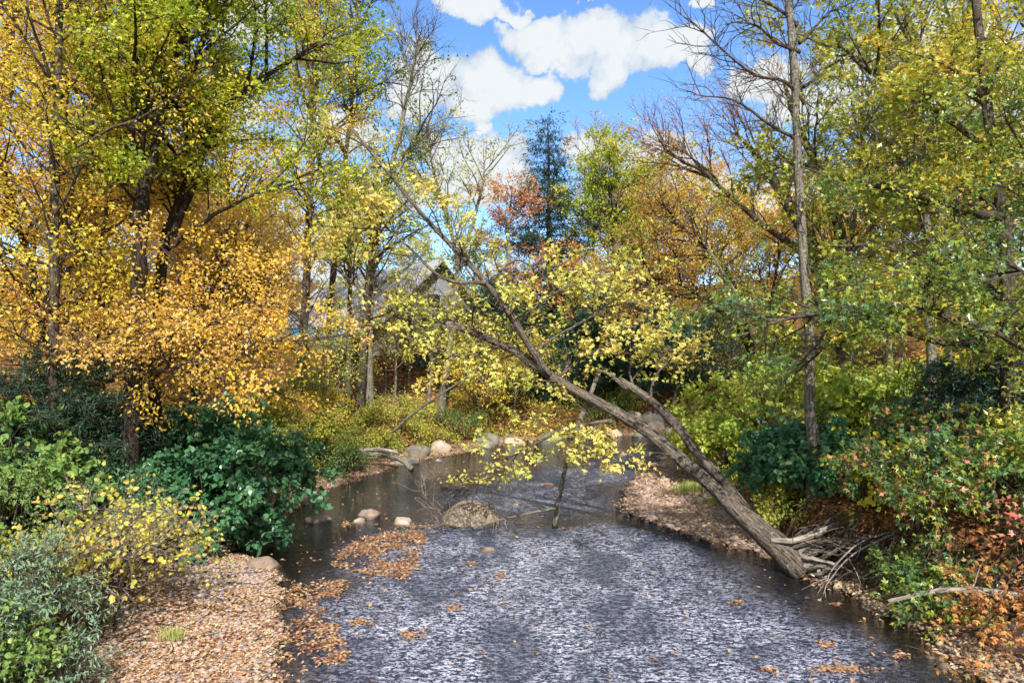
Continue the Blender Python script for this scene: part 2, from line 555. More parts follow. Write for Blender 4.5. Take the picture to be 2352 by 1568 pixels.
MAT['needle'] = leaf_mat('dark_conifer_needles', [(30, 52, 42), (42, 68, 52), (56, 84, 62), (70, 94, 62)], trans=0.12, spec=0.25)
MAT['needleblue'] = leaf_mat('blue_green_conifer_needles', [(34, 62, 60), (46, 78, 70), (64, 96, 82), (84, 112, 90)], trans=0.12, spec=0.25)
MAT['litter'] = leaf_mat('fallen_leaves', [(116, 74, 50), (160, 106, 68), (196, 140, 92), (212, 166, 116), (220, 188, 136), (176, 112, 72)], trans=0.1, nscale=1.6, k=0.8)
MAT['litterdark'] = leaf_mat('fallen_leaves_in_woods', [(110, 70, 44), (160, 102, 58), (198, 130, 72), (214, 152, 84), (214, 176, 96)], trans=0.08, nscale=0.9, k=0.8)
MAT['wetleaf'] = leaf_mat('floating_wet_leaves', [(92, 58, 42), (140, 90, 60), (184, 128, 84), (206, 164, 112), (126, 80, 54)], trans=0.1, rough=0.3, nscale=1.5, k=0.85, spec=0.6)
MAT['grass'] = leaf_mat('pale_green_grass', [(120, 140, 60), (150, 164, 76), (190, 184, 100), (206, 180, 110)], trans=0.3)
MAT['blossom'] = leaf_mat('pale_flower_sprays', [(150, 170, 110), (180, 190, 130), (206, 206, 160)], trans=0.3)
MAT['bark'] = bark_mat('dark_maple_bark', (46, 38, 32), (96, 84, 72), (140, 142, 122), 0.25)
MAT['barkdark'] = bark_mat('black_bark', (34, 28, 24), (70, 60, 50), (110, 112, 96), 0.1)  # darkest bark colour, nearly black
MAT['barkgrey'] = bark_mat('grey_bark', (70, 62, 54), (126, 116, 104), (162, 160, 138), 0.5)
MAT['barklean'] = bark_mat('lichened_grey_bark', (34, 29, 26), (112, 100, 88), (160, 158, 134), 0.28, 1.0)
MAT['twig'] = bark_mat('twig_bark', (60, 50, 44), (104, 90, 80), (140, 132, 118), 0.1)
MAT['twigred'] = bark_mat('reddish_twig_bark', (74, 50, 46), (116, 88, 80), (140, 120, 110), 0.1)
MAT['twigpale'] = bark_mat('pale_twig_bark', (110, 100, 92), (160, 150, 140), (180, 174, 160), 0.2)
MAT['deadwood'] = bark_mat('bleached_driftwood', (110, 98, 86), (176, 164, 150), (196, 188, 176), 0.2)
MAT['redwood'] = bark_mat('rotten_red_wood', (70, 40, 28), (130, 78, 54), (150, 120, 90), 0.1)
MAT['rock'] = rock_mat('grey_brown_river_rock', [(128, 110, 96), (166, 146, 128), (190, 170, 150), (170, 158, 146)])
MAT['boulder'] = rock_mat('smooth_domed_boulder', [(118, 104, 86), (140, 124, 104), (158, 142, 120), (150, 138, 122)], scale=.6)
MAT['rockmoss'] = rock_mat('mossy_bank_rock', [(84, 80, 72), (124, 118, 106), (150, 144, 130)], moss=0.45)
MAT['cobble'] = rock_mat('pink_grey_cobble', [(118, 98, 88), (162, 132, 116), (190, 160, 142), (168, 150, 140), (130, 126, 128)], scale=2.0)
MAT['cobbletan'] = rock_mat('tan_cobble', [(112, 98, 72), (156, 138, 106), (182, 164, 130), (140, 130, 116)], scale=2.0)

# ------------------------------------------------------------------ terrain
left_edge = [(-3.0, -20), (-3.0, 6), (-3.42, 10), (-3.85, 11.3), (-4.3, 12.6), (-4.75, 14.1), (-5.5, 15.4), (-6.6, 16.1), (-6.7, 17.4), (-6.3, 18.85), (-6.5, 22.3), (-5.2, 25.6),
             (-4.1, 28.4), (-1.7, 31.2), (-0.2, 33.6), (2.0, 35.2), (5.1, 36.2), (9, 36.4), (14, 37.5), (24, 41), (60, 58)]
right_edge = [(60, 50), (26, 37), (15, 33.5), (11.5, 32), (9.0, 31.2), (6.5, 29.5), (5.3, 26.5), (3.7, 22.7), (3.3, 19.8), (4.3, 17.6), (5.65, 16.3), (6.15, 14.8), (6.46, 14.0),
              (7.04, 11.95), (6.9, 10), (7.0, 6), (7, -20)]
RIVER = np.array(left_edge + right_edge)
GRAV = [np.array([(-2.0, -20), (-6.2, -20), (-6.1, 10), (-7.7, 13.8), (-7.6, 15.5), (-7.3, 17), (-7.3, 19), (-7.4, 21.5), (-6.7, 26), (-5.6, 29.5), (-2.6, 32.4), (0, 35), (3, 34), (-2, 25)]),
        np.array([(2.5, 18), (5, 16.2), (6.2, 15.9), (6.6, 18.8), (7.2, 23.3), (8.8, 28.4), (10.5, 30.8), (9, 33), (4, 30)]),
        np.array([(6.0, 14.6), (7.2, 14.1), (8.9, 11.9), (9.3, 10), (9.3, -20), (6, -20), (6, 10)])]


def poly_sd(x, y, P):
    """signed distance, negative inside"""
    dmin = np.full(x.shape, 1e9)
    ins = np.zeros(x.shape, bool)
    n = len(P)
    for i in range(n):
        ax, ay = P[i]
        bx, by = P[(i + 1) % n]
        ex, ey = bx - ax, by - ay
        t = np.clip(((x - ax) * ex + (y - ay) * ey) / (ex * ex + ey * ey + 1e-12), 0, 1)
        dd = np.hypot(x - ax - t * ex, y - ay - t * ey)
        dmin = np.minimum(dmin, dd)
        if ay != by:
            c = ((ay > y) != (by > y)) & (x < (bx - ax) * (y - ay) / (by - ay) + ax)
            ins ^= c
    return np.where(ins, -dmin, dmin)


def sstep(v, a, b):
    t = np.clip((v - a) / (b - a), 0, 1)
    return t * t * (3 - 2 * t)


def wob(x, y, s=1.0, seed=0.0):
    x = x * s + seed
    y = y * s - seed * 1.7
    return (np.sin(x * 1.3 + 1.7 * np.sin(y * 0.9)) + np.sin(y * 1.7 + 1.3 * np.sin(x * 1.1 + 2)) + 0.6 * np.sin(x * 3.1 + y * 2.3 + np.sin(y * 2.9)) + 0.5 * np.sin(y * 4.3 - x * 2.7)) / 3.1


def zones(x, y):
    x = np.asarray(x, float)
    y = np.asarray(y, float)
    jx = x + 0.18 * wob(x, y, 2.2) + 0.08 * wob(x, y, 6.0, 3)
    jy = y + 0.18 * wob(x, y, 2.0, 5)
    dR = poly_sd(jx, jy, RIVER)
    dG = poly_sd(jx, jy, GRAV[0])
    for g in GRAV[1:]:
        dG = np.minimum(dG, poly_sd(jx, jy, g))
    dB = np.minimum(dR, dG)
    return dR, dG, dB


def height(x, y):
    x = np.asarray(x, float)
    y = np.asarray(y, float)
    dR, dG, dB = zones(x, y)
    bed = -np.minimum(0.34, 0.03 + 0.20 * np.maximum(-dR, 0)) + 0.04 * wob(x, y, 1.5, 2)
    bed = np.minimum(bed, -0.015)
    bar = 0.035 + 0.075 * np.clip(dR, 0, 5) + 0.012 * wob(x, y, 5, 1) * sstep(dR, 0, 0.6)
    d = np.maximum(dB, 0)
    near_r = sstep(x, 2, 6)
    w = 2.4 - 1.3 * near_r
    H = 0.85 + 0.35 * near_r + 0.15 * wob(x, y, 0.6, 9)
    bank = H * sstep(d, 0, w) + 0.03 * d
    back = 0.16 * np.clip(y - 36, 0, 26) * sstep(d, 0, 6)
    hill = 0.10 * np.clip(np.abs(x) - 16, 0, 60) * sstep(y, 8, 30)
    far = 7.0 * sstep(y, 70, 200) + 4 * sstep(np.hypot(x, y), 150, 500)
    zz = np.where(dR < 0, bed, bar) + np.where(dB > 0, bank + back + hill + far + 0.10 * wob(x, y, 0.9, 4) * sstep(d, 0, 3), 0)
    return zz


def h1(x, y):
    return float(height(np.array([x]), np.array([y]))[0])


def ground_at(px, py):
    """the ground point seen at (px, py)"""
    Ys = np.linspace(8, 70, 900)
    xs = (px - 1176) / F0 * Ys
    zs = CAM_Z - (py - 784) / F0 * Ys
    hh = height(xs, Ys)
    k = np.argmax(hh >= zs)
    if hh[k] < zs[k]:
        k = len(Ys) - 1
    return np.array([xs[k], Ys[k], hh[k]])


def stretch(lo, hi, step, ext_lo, ext_hi, g=1.16):
    c = list(np.arange(lo, hi + 1e-6, step))
    s = step
    while c[-1] < ext_hi:
        s *= g
        c.append(c[-1] + s)
    s = step
    while c[0] > ext_lo:
        s *= g
        c.insert(0, c[0] - s)
    return np.array(c)


def grid_mesh(xs, ys):
    X, Y = np.meshgrid(xs, ys)
    nx, ny = len(xs), len(ys)
    i = np.arange(ny - 1)[:, None] * nx + np.arange(nx - 1)[None, :]
    F = np.stack([i, i + 1, i + nx + 1, i + nx], -1).reshape(-1, 4)
    return X.ravel(), Y.ravel(), F


gx, gy, gF = grid_mesh(stretch(-10, 11, 0.23, -700, 700), stretch(8, 36, 0.23, -60, 900))
gz = height(gx, gy)
dR, dG, dB = zones(gx, gy)
bedm = sstep(-dR, -0.05, 0.25)
gravm = 1 - sstep(dB, -0.2, 0.5)
sandm = np.exp(-(((gx + 6.2) / 1.3) ** 2 + ((gy - 14.2) / 1.7) ** 2))


def ground_material():
    m, N = new_mat('forest_floor_and_gravel')
    geo = N.n('ShaderNodeNewGeometry')
    P = geo.outputs['Position']
    a = N.noise(P, 7.0, 6.0, 0.7)
    b = N.noise(P, 40.0, 3.0, 0.6)
    v = N.n('ShaderNodeTexVoronoi', inp={'Vector': P, 'Scale': 16.0})
    v2 = N.n('ShaderNodeTexVoronoi', inp={'Vector': P, 'Scale': 9.0})
    sp = N.n('ShaderNodeSeparateXYZ', inp={0: v.outputs['Color']})
    litter = N.ramp(N.math('ADD', N.math('MULTIPLY', sp.outputs[0], 0.7), N.math('MULTIPLY', a, 0.4)),
                    [(0.2, lin((70, 46, 30))), (0.45, lin((124, 78, 44))), (0.65, lin((164, 106, 58))), (0.9, lin((120, 100, 60)))])
    soil = lin((50, 38, 28))
    wood = N.mix(N.smooth(a, 0.38, 0.6), (*soil, 1), litter)
    green = N.mix(N.math('MULTIPLY', N.smooth(N.noise(P, 0.9, 4.0, 0.6), 0.5, 0.62), 0.7), wood, (*lin((84, 88, 40)), 1))
    spg = N.n('ShaderNodeSeparateXYZ', inp={0: v2.outputs['Color']})
    grav = N.ramp(spg.outputs[0], [(0.0, lin((110, 90, 76))), (0.35, lin((156, 130, 112))), (0.65, lin((186, 158, 136))), (1.0, lin((168, 156, 148)))])
    grav = N.mix(N.smooth(b, 0.4, 0.7), grav, (*lin((90, 72, 56)), 1))
    sandf = N.n('ShaderNodeAttribute', attribute_name='sand').outputs['Fac']
    grav = N.mix(N.math('MULTIPLY', sandf, 0.9), grav, N.ramp(b, [(0.3, lin((140, 122, 84))), (0.7, lin((196, 176, 128)))]))
    bedc = N.ramp(N.math('ADD', N.math('MULTIPLY', spg.outputs[1], 0.6), N.math('MULTIPLY', a, 0.5)),
                  [(0.2, lin((34, 28, 20))), (0.5, lin((70, 56, 38))), (0.85, lin((104, 84, 56)))])
    gm = N.n('ShaderNodeAttribute', attribute_name='gravel').outputs['Fac']
    bm = N.n('ShaderNodeAttribute', attribute_name='bed').outputs['Fac']
    c = N.mix(gm, green, grav)
    sz = N.n('ShaderNodeSeparateXYZ', inp={0: P})
    wet = N.math('SUBTRACT', 1.0, N.smooth(N.math('ADD', sz.outputs[2], N.math('MULTIPLY', a, 0.04)), 0.02, 0.075))
    c = N.mix(N.math('MULTIPLY', wet, 0.65), c, (*lin((58, 46, 36)), 1))
    c = N.mix(bm, c, bedc)
    p = N.n('ShaderNodeBsdfPrincipled', inp={'Base Color': c, 'Roughness': 0.95, 'Specular IOR Level': 0.1})
    hgt = N.math('ADD', N.math('SUBTRACT', 1.0, v.outputs['Distance']), a)
    bp = N.n('ShaderNodeBump', inp={'Height': hgt, 'Strength': 0.7, 'Distance': 0.05})
    N.t.links.new(bp.outputs[0], p.inputs['Normal'])
    out(N, p.outputs[0])
    return m


ground = mesh_obj('ground', np.stack([gx, gy, gz], 1), gF, ground_material(),
                  attrs={'gravel': ('POINT', gravm), 'bed': ('POINT', bedm), 'sand': ('POINT', sandm)})
tagp(ground, 'leaf strewn wooded banks and gravel bars either side of the river', kind='structure')

# ------------------------------------------------------------------ water
wx, wy, wF = grid_mesh(stretch(-9, 14, 0.25, -12, 62), stretch(8, 38, 0.25, -20, 58))
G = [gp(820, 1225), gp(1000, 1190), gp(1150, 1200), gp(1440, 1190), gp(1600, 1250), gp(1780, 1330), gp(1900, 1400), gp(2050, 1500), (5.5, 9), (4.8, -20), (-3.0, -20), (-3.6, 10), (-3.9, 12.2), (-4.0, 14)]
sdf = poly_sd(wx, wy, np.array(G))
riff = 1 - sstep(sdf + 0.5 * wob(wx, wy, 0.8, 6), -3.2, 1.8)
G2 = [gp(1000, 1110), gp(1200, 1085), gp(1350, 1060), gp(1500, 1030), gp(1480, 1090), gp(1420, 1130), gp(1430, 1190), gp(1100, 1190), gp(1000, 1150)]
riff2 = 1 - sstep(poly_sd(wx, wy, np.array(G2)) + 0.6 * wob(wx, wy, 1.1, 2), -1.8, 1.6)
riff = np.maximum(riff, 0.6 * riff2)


def water_material():
    m, N = new_mat('rippled_river_water')
    geo = N.n('ShaderNodeNewGeometry')
    P = geo.outputs['Position']
    rf = N.n('ShaderNodeAttribute', attribute_name='riffle').outputs['Fac']
    flow = N.vmath('MULTIPLY', P, (0.75, 1.25, 1))
    n1 = N.noise(flow, 3.0, 3.0, 0.55, 0.6)
    n2 = N.noise(flow, 11.0, 4.0, 0.62, 0.8)
    n3 = N.noise(P, 34.0, 3.0, 0.6, 0.4)
    big = N.noise(N.vmath('MULTIPLY', P, (0.8, 0.5, 1)), 1.0, 5.0, 0.65, 0.8)
    amp = N.math('ADD', 0.10, N.math('MULTIPLY', rf, N.math('ADD', 0.35, N.math('MULTIPLY', big, 1.1))))
    hh = N.math('ADD', N.math('MULTIPLY', n1, 1.0), N.math('ADD', N.math('MULTIPLY', n2, 0.75), N.math('MULTIPLY', n3, 0.22)))
    hh = N.math('MULTIPLY', hh, amp)
    bp = N.n('ShaderNodeBump', inp={'Height': hh, 'Strength': 1.0, 'Distance': 0.28})
    fr = N.n('ShaderNodeFresnel', inp={'IOR': 1.333})
    N.t.links.new(bp.outputs[0], fr.inputs['Normal'])
    gl = N.n('ShaderNodeBsdfGlossy', inp={'Color': N.mix(N.smooth(rf, 0.1, 0.7), (0.9, 0.95, 1, 1), (0.62, 0.80, 1, 1)), 'Roughness': N.math('ADD', 0.02, N.math('MULTIPLY', rf, 0.05))})  # bluer over the riffle, sky colour put into the reflection tint
    N.t.links.new(bp.outputs[0], gl.inputs['Normal'])
    tr = N.n('ShaderNodeBsdfTransparent', inp={'Color': N.mix(N.smooth(rf, 0.1, 0.7), (0.34, 0.31, 0.24, 1), (0.10, 0.15, 0.24, 1))})  # turns blue over the riffle, sky reflection painted into the tint
    sky_tint = N.n('ShaderNodeBsdfDiffuse', inp={'Color': (0.022, 0.032, 0.07, 1)})  # diffuse blue painted in for sky reflected on the ripples
    trb = N.n('ShaderNodeMixShader', inp={0: N.math('MULTIPLY', N.smooth(rf, 0.1, 0.8), 0.7), 1: tr.outputs[0], 2: sky_tint.outputs[0]})
    fac = N.math('ADD', N.math('MULTIPLY', fr.outputs[0], 1.8), 0.02, clamp=True)
    ms = N.n('ShaderNodeMixShader', inp={0: fac, 1: trb.outputs[0], 2: gl.outputs[0]})
    # white water and sky glints painted as pale diffuse flecks on the riffle
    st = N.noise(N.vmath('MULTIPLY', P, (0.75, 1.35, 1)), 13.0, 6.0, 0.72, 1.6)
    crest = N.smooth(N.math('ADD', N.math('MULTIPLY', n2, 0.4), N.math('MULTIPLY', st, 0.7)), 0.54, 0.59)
    foam_glint = N.math('MULTIPLY', N.math('MULTIPLY', crest, N.smooth(rf, 0.15, 1.0)), N.math('ADD', 0.22, N.math('MULTIPLY', N.smooth(big, 0.36, 0.62), 0.74)))
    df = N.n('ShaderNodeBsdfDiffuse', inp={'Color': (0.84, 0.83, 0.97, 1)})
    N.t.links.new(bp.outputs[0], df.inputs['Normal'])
    m2 = N.n('ShaderNodeMixShader', inp={0: foam_glint, 1: ms.outputs[0], 2: df.outputs[0]})
    out(N, m2.outputs[0])
    return m


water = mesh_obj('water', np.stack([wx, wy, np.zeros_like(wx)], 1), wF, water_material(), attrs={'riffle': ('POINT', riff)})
tagp(water, 'shallow rippling river flowing over stones between wooded banks', kind='structure')

# ------------------------------------------------------------------ house in the trees


def plain_mat(name, c1, c2, rough=0.8, scale=6.0, metal=0.0):
    m, N = new_mat(name)
    geo = N.n('ShaderNodeNewGeometry')
    a = N.noise(N.vmath('MULTIPLY', geo.outputs['Position'], (1, 1, 0.3)), scale, 5.0, 0.65)
    c = N.ramp(a, [(0.3, lin(c1)), (0.7, lin(c2))])
    p = N.n('ShaderNodeBsdfPrincipled', inp={'Base Color': c, 'Roughness': rough, 'Metallic': metal, 'Specular IOR Level': 0.3})
    out(N, p.outputs[0])
    return m


MAT['roofgrey'] = plain_mat('weathered_grey_roof_metal', (112, 118, 130), (140, 146, 156), 0.5, 1.5)
MAT['roofteal'] = plain_mat('teal_porch_roof', (40, 110, 140), (60, 136, 166), 0.5)
MAT['wallbeige'] = plain_mat('beige_siding', (150, 138, 116), (176, 164, 140))
MAT['wallred'] = plain_mat('red_brown_siding', (88, 40, 28), (120, 56, 38))
MAT['wallgrey'] = plain_mat('grey_gable', (120, 122, 124), (150, 150, 150))
MAT['trim'] = plain_mat('pale_trim', (150, 150, 150), (172, 172, 172))


def glass_dark():
    m, N = new_mat('dark_window_glass')
    p = N.n('ShaderNodeBsdfPrincipled', inp={'Base Color': (0.02, 0.025, 0.03, 1), 'Roughness': 0.05, 'Specular IOR Level': 0.6})
    out(N, p.outputs[0])
    return m


MAT['glass'] = glass_dark()


def frame_box(o, u, v, w, ru, rv, rw):
    """box spanning o + u*ru + v*rv + w*rw ranges"""
    pts = []
    for c in rw:
        for b in rv:
            for a in ru:
                pts.append(o + u * a + v * b + w * c)
    F = np.array([(0, 2, 3, 1), (4, 5, 7, 6), (0, 1, 5, 4), (2, 6, 7, 3), (0, 4, 6, 2), (1, 3, 7, 5)])
    return np.array(pts), F


def join(parts):
    Vs, Fs, k = [], [], 0
    for V, F in parts:
        fl = F if isinstance(F, list) else [F]
        Fs += [np.asarray(f) + k for f in fl]
        Vs.append(V)
        k += len(V)
    # group by arity
    by = {}
    for f in Fs:
        by.setdefault(f.shape[1], []).append(f)
    return np.vstack(Vs), [np.vstack(v) for v in by.values()]


hb = np.array([-8.3, 44.0, 2.2])
hu = np.array([-0.66, 0.751, 0.0])     # along the eaves, away to the left
hv = np.array([0.751, 0.66, 0.0])      # across the gable
hw = np.array([0, 0, 1.0])
HL, HD, HE, HR = 15.5, 8.4, 4.3, 3.9
house = empty('house', hb, 'grey metal-roofed house with red-brown siding and teal porch roof, half hidden by the trees', 'house')
V, F = frame_box(hb, hu, hv, hw, (0, HL), (0, HD), (-1.0, 2.0))
mesh_obj('foundation_wall', V, F, MAT['wallred'], house, hb, smooth=False)
V, F = frame_box(hb, hu, hv, hw, (0.02, HL - .02), (0.02, HD - .02), (2.0, HE))
mesh_obj('wall', V, F, MAT['wallbeige'], house, hb, smooth=False)
gv, gf = [], []
for e in (0.05, HL - 0.05):
    gv += [hb + hu * e + hw * HE, hb + hu * e + hv * HD + hw * HE, hb + hu * e + hv * HD / 2 + hw * (HE + HR - 0.25)]
V = np.array(gv)
mesh_obj('gable', V, [np.array([(0, 1, 2), (3, 5, 4)]), np.array([(0, 2, 5, 3), (1, 4, 5, 2)])], MAT['wallgrey'], house, hb, smooth=False)
sl = math.hypot(HD / 2 + .6, HR * (HD / 2 + .6) / (HD / 2))
for side in (0, 1):
    e0 = hb + (hv * (-0.6) if side == 0 else hv * (HD + 0.6)) + hw * (HE - 0.6 * HR / (HD / 2))
    rid = hb + hv * HD / 2 + hw * (HE + HR)
    sd = (rid - e0) / sl
    nn = np.cross(hu, sd)
    if nn[2] < 0:
        nn = -nn
    V, F = frame_box(e0 - hu * 0.7, hu, sd, nn, (0, HL + 1.4), (0, sl), (0, 0.08))
    rp = mesh_obj('roof', V, F, MAT['roofgrey'], house, hb, smooth=False)
    if side == 0:
        ribs = []
        for k in range(int((HL + 1.4) / 0.26)):
            ribs.append(frame_box(e0 - hu * 0.7, hu, sd, nn, (k * 0.26 + 0.02, k * 0.26 + 0.12), (0.01, sl - 0.03), (0.083, 0.15)))
        V, F = join(ribs)
        o = mesh_obj('ribs', V, F, MAT['trim'], rp, None, smooth=False)
        o.data.transform(__import__('mathutils').Matrix.Translation((-hb[0], -hb[1], -hb[2])))
        o['kind'] = 'stuff'
# porch roof in teal, low along the near side
V, F = frame_box(hb - hv * 2.2 + hw * 2.9, hu, (hv * 2.2 + hw * 1.0) / math.hypot(2.2, 1.0), hw, (1.0, HL - .5), (0, 2.38), (0, 0.1))
mesh_obj('porch_roof', V, F, MAT['roofteal'], house, hb, smooth=False)
V, F = frame_box(hb - hv * 2.1 + hw * 2.35, hu, hv, hw, (1.0, HL - .5), (0, 0.12), (0, 0.5))
mesh_obj('porch_fascia', V, F, MAT['trim'], house, hb, smooth=False)
for k in range(5):
    V, F = frame_box(hb - hv * 2.08, hu, hv, hw, (1.1 + k * 3.3, 1.25 + k * 3.3), (0, 0.13), (-1.0, 2.35))
    mesh_obj('porch_post', V, F, MAT['wallred'], house, hb, smooth=False)
V, F = frame_box(hb + hw * 2.0, hu, hv, hw, (-0.06, HL), (-0.06, 0.0), (-0.12, 0.12))
mesh_obj('trim_board', V, F, MAT['trim'], house, hb, smooth=False)
for (s0, w_, z0, hh_) in ((1.8, 1.1, 0.3, 1.3), (5.0, 1.3, 0.3, 1.3), (8.4, 1.1, 0.3, 1.3)):
    V, F = frame_box(hb + hu * s0 + hw * z0, hu, hv, hw, (0, w_), (-0.05, 0.02), (0, hh_))
    wf = mesh_obj('window', V, F, MAT['trim'], house, hb, smooth=False)
    V, F = frame_box(hb + hu * s0 + hw * z0, hu, hv, hw, (0.08, w_ - 0.08), (-0.065, -0.052), (0.08, hh_ - 0.08))
    mesh_obj('pane', V - hb, F, MAT['glass'], wf, None, smooth=False)
for (s0, w_, z0, hh_) in ((1.2, 1.2, 2.5, 1.2), (5.2, 1.2, 2.5, 1.2), (3.3, 1.2, 5.0, 1.1)):
    V, F = frame_box(hb + hv * s0 + hw * z0, hv, hu, hw, (0, w_), (-0.05, 0.02), (0, hh_))
    wf = mesh_obj('window', V, F, MAT['trim'], house, hb, smooth=False)
    V, F = frame_box(hb + hv * s0 + hw * z0, hv, hu, hw, (0.08, w_ - 0.08), (-0.065, -0.052), (0.08, hh_ - 0.08))
    mesh_obj('pane', V - hb, F, MAT['glass'], wf, None, smooth=False)

gb = np.array([-27.0, 50.0, h1(-25, 50)])
shed = empty('outbuilding', gb, 'low beige outbuilding glimpsed through the orange leaves beyond the left bank', 'shed')
sx, sy = np.array([1.0, 0.1, 0]), np.array([-0.1, 1.0, 0])
V, F = frame_box(gb, sx, sy, hw, (0, 8), (0, 5), (-1, 2.6))
mesh_obj('wall', V, F, MAT['wallbeige'], shed, gb, smooth=False)
for (ya, yb, za, zb) in ((-0.4, 2.5, 2.5, 4.0), (5.4, 2.5, 2.5, 4.0)):
    dirv = (sy * (yb - ya) + hw * (zb - za))
    V, F = frame_box(gb + sy * ya + hw * za, sx, dirv, hw, (-0.3, 8.3), (0, 1), (0, 0.1))
    mesh_obj('roof', V, F, MAT['roofgrey'], shed, gb, smooth=False)
V, F = frame_box(gb, sx, sy, hw, (2.2, 5.0), (-0.05, -0.002), (0, 2.2))
mesh_obj('garage_door', V, F, MAT['trim'], shed, gb, smooth=False)

# ------------------------------------------------------------------ rocks


def ico(sub):
    import bmesh
    bm = bmesh.new()
    bmesh.ops.create_icosphere(bm, subdivisions=sub, radius=1.0)
    bm.verts.ensure_lookup_table()
    V = np.array([v.co[:] for v in bm.verts])
    F = np.array([[v.index for v in f.verts] for f in bm.faces])
    bm.free()
    return V, F


ICO = {k: ico(k) for k in (1, 2, 3, 4)}


def rock_shape(sub, seed, sx_, sy_, sz_, rough=0.22, facets=5):
    V, F = ICO[sub]
    r = np.random.default_rng(seed)
    V = V.copy()
    # shave planes so it reads as split stone
    for _ in range(facets):
        n = norm(r.standard_normal(3))
        if n[2] < -0.2:
            n = -n
        dcut = r.uniform(0.55, 0.9)
        dd = V @ n
        over = dd > dcut
        V[over] -= np.outer((dd[over] - dcut) * 0.85, n)
    f = np.array([mnoise.fractal(Vector(v * 1.3) + Vector((seed * 3.1, 0, seed)), 1.0, 2.0, 4) for v in V])
    V = V * (1 + rough * f)[:, None]
    return V * np.array([sx_, sy_, sz_]), F


def rock(name, label, px, py, wpx, hpx, mat='rock', seed=1, z=0.0, depth=0.8, facets=5, rot=0.0, sub=4, group=None):
    x, y = gp(px, py, z)
    s = y / F0
    w, h = wpx * s / 2, hpx * s
    V, F = rock_shape(sub, seed, w * 1.04, w * depth, h * 1.0, facets=facets, rough=.15)
    c, sn = math.cos(rot), math.sin(rot)
    V[:, :2] = V[:, :2] @ np.array([[c, sn], [-sn, c]])
    o = mesh_obj(name, V, F, MAT[mat])
    o.location = (x, y + w * depth * 0.5, z - 0.04)
    return tagp(o, label, 'rock', group)


rock('boulder', 'large domed grey boulder in the middle of the river beneath the hanging dead branch', 1072, 1206, 140, 56, seed=6, facets=3, depth=.8, mat='boulder')
rock('river_rock', 'rounded brown rock, larger and farther of the touching pair in the calm water', 843, 1190, 58, 24, seed=11)
rock('river_rock', 'small low rock touching the front of a larger rounded rock in the calm water', 825, 1203, 36, 17, seed=12)
rock('river_rock', 'flat oval rock alone in the calm water, nearest to the leafy left spit', 728, 1200, 66, 16, seed=14, facets=2)
rock('river_rock', 'pinkish pointed rock just left of the large domed boulder, orange leaves at its foot', 925, 1206, 60, 26, seed=17)
rock('river_rock', 'long low sloping rock at the water edge of the left gravel bar', 583, 1312, 96, 40, seed=21, facets=6)
rock('bank_boulder', 'pale squarish boulder with moss half under the yellow shrub on the gravel bar', 428, 1302, 84, 56, mat='rockmoss', seed=24, z=.05)
rock('bank_rock', 'pale rough rock beside the squarish mossy boulder on the gravel bar', 474, 1294, 46, 30, mat='cobbletan', seed=25, z=.05)
rock('river_rock', 'yellow-topped round rock, right one of two behind the large domed boulder', 1053, 1122, 48, 18, mat='cobbletan', seed=31)
rock('river_rock', 'small round rock, left one of the two behind the large domed boulder', 1024, 1122, 28, 14, mat='cobbletan', seed=32)
rock('river_rock', 'reddish flat rock in the ripples right of the dead hanging trunk', 1258, 1118, 42, 11, mat='cobble', seed=34, facets=3)
rock('river_rock', 'dark flat rock barely breaking the riffle below the large domed boulder', 1120, 1268, 50, 12, seed=36, facets=3)
rock('river_rock', 'small dark stone under the twigs between the boulder and the hanging trunk', 1180, 1163, 26, 10, seed=37)
rock('river_rock', 'mossy rock with brown leaves on the left bank edge near the fallen logs', 930, 1068, 60, 22, mat='rockmoss', seed=41)
rock('river_rock', 'low stone off the left bank where the calm water begins', 700, 1160, 44, 10, mat='rockmoss', seed=42, facets=3)
rock('river_rock', 'small stone with a leaf cap in the far channel', 1010, 1060, 24, 8, seed=43)
rock('river_rock', 'pale stone at the tail of the far channel by the hanging yellow branch', 1235, 1062, 24, 10, mat='cobble', seed=44)
rock('river_rock', 'grey stone in the far channel behind the leaning stems', 1440, 1048, 36, 10, seed=45)
rock('far_rock', 'large flat grey slab across the river behind the leaning trunk', 1640, 1010, 92, 22, seed=51, depth=.6, facets=3)
rock('far_rock', 'pale triangular rock on the far bank framed by the leaning stems', 1412, 1004, 46, 18, seed=52)
rock('far_rock', 'tilted pale rock on the far bank behind the hanging dead trunk', 1338, 1010, 46, 26, mat='rockmoss', seed=53)
rock('far_rock', 'mossy boulder on the far bank left of the tilted pale rock', 1262, 1012, 60, 22, mat='rockmoss', seed=54)
rock('bank_boulder', 'big rounded tan stone on the leaf strewn strip at the lower right water edge', 2266, 1530, 54, 26, mat='cobbletan', seed=61, z=.0)
rock('bank_boulder', 'dark boulder against the bank under the overhanging orange leaves', 2338, 1490, 60, 60, mat='rock', seed=62, z=.15)
rock('bank_rock', 'round stone under the roots just right of the leaning tree', 1928, 1352, 24, 18, mat='cobbletan', seed=63, z=.03)
rock('river_rock', 'reddish stone in the shallows off the right bank', 2012, 1540, 22, 10, mat='cobble', seed=64)
rock('river_rock', 'wide leaf-edged flat stone at the lower right corner of the water', 2322, 1560, 80, 12, mat='cobble', seed=65)
rock('bank_boulder', 'grey boulder at the toe of the far bank below the dark hemlocks', 1180, 1020, 46, 22, mat='rock', seed=66)
rock('bank_boulder', 'grey boulder just left of the hanging yellow branch on the far bank', 1120, 1030, 50, 22, mat='rockmoss', seed=67)
rk = np.random.default_rng(5)
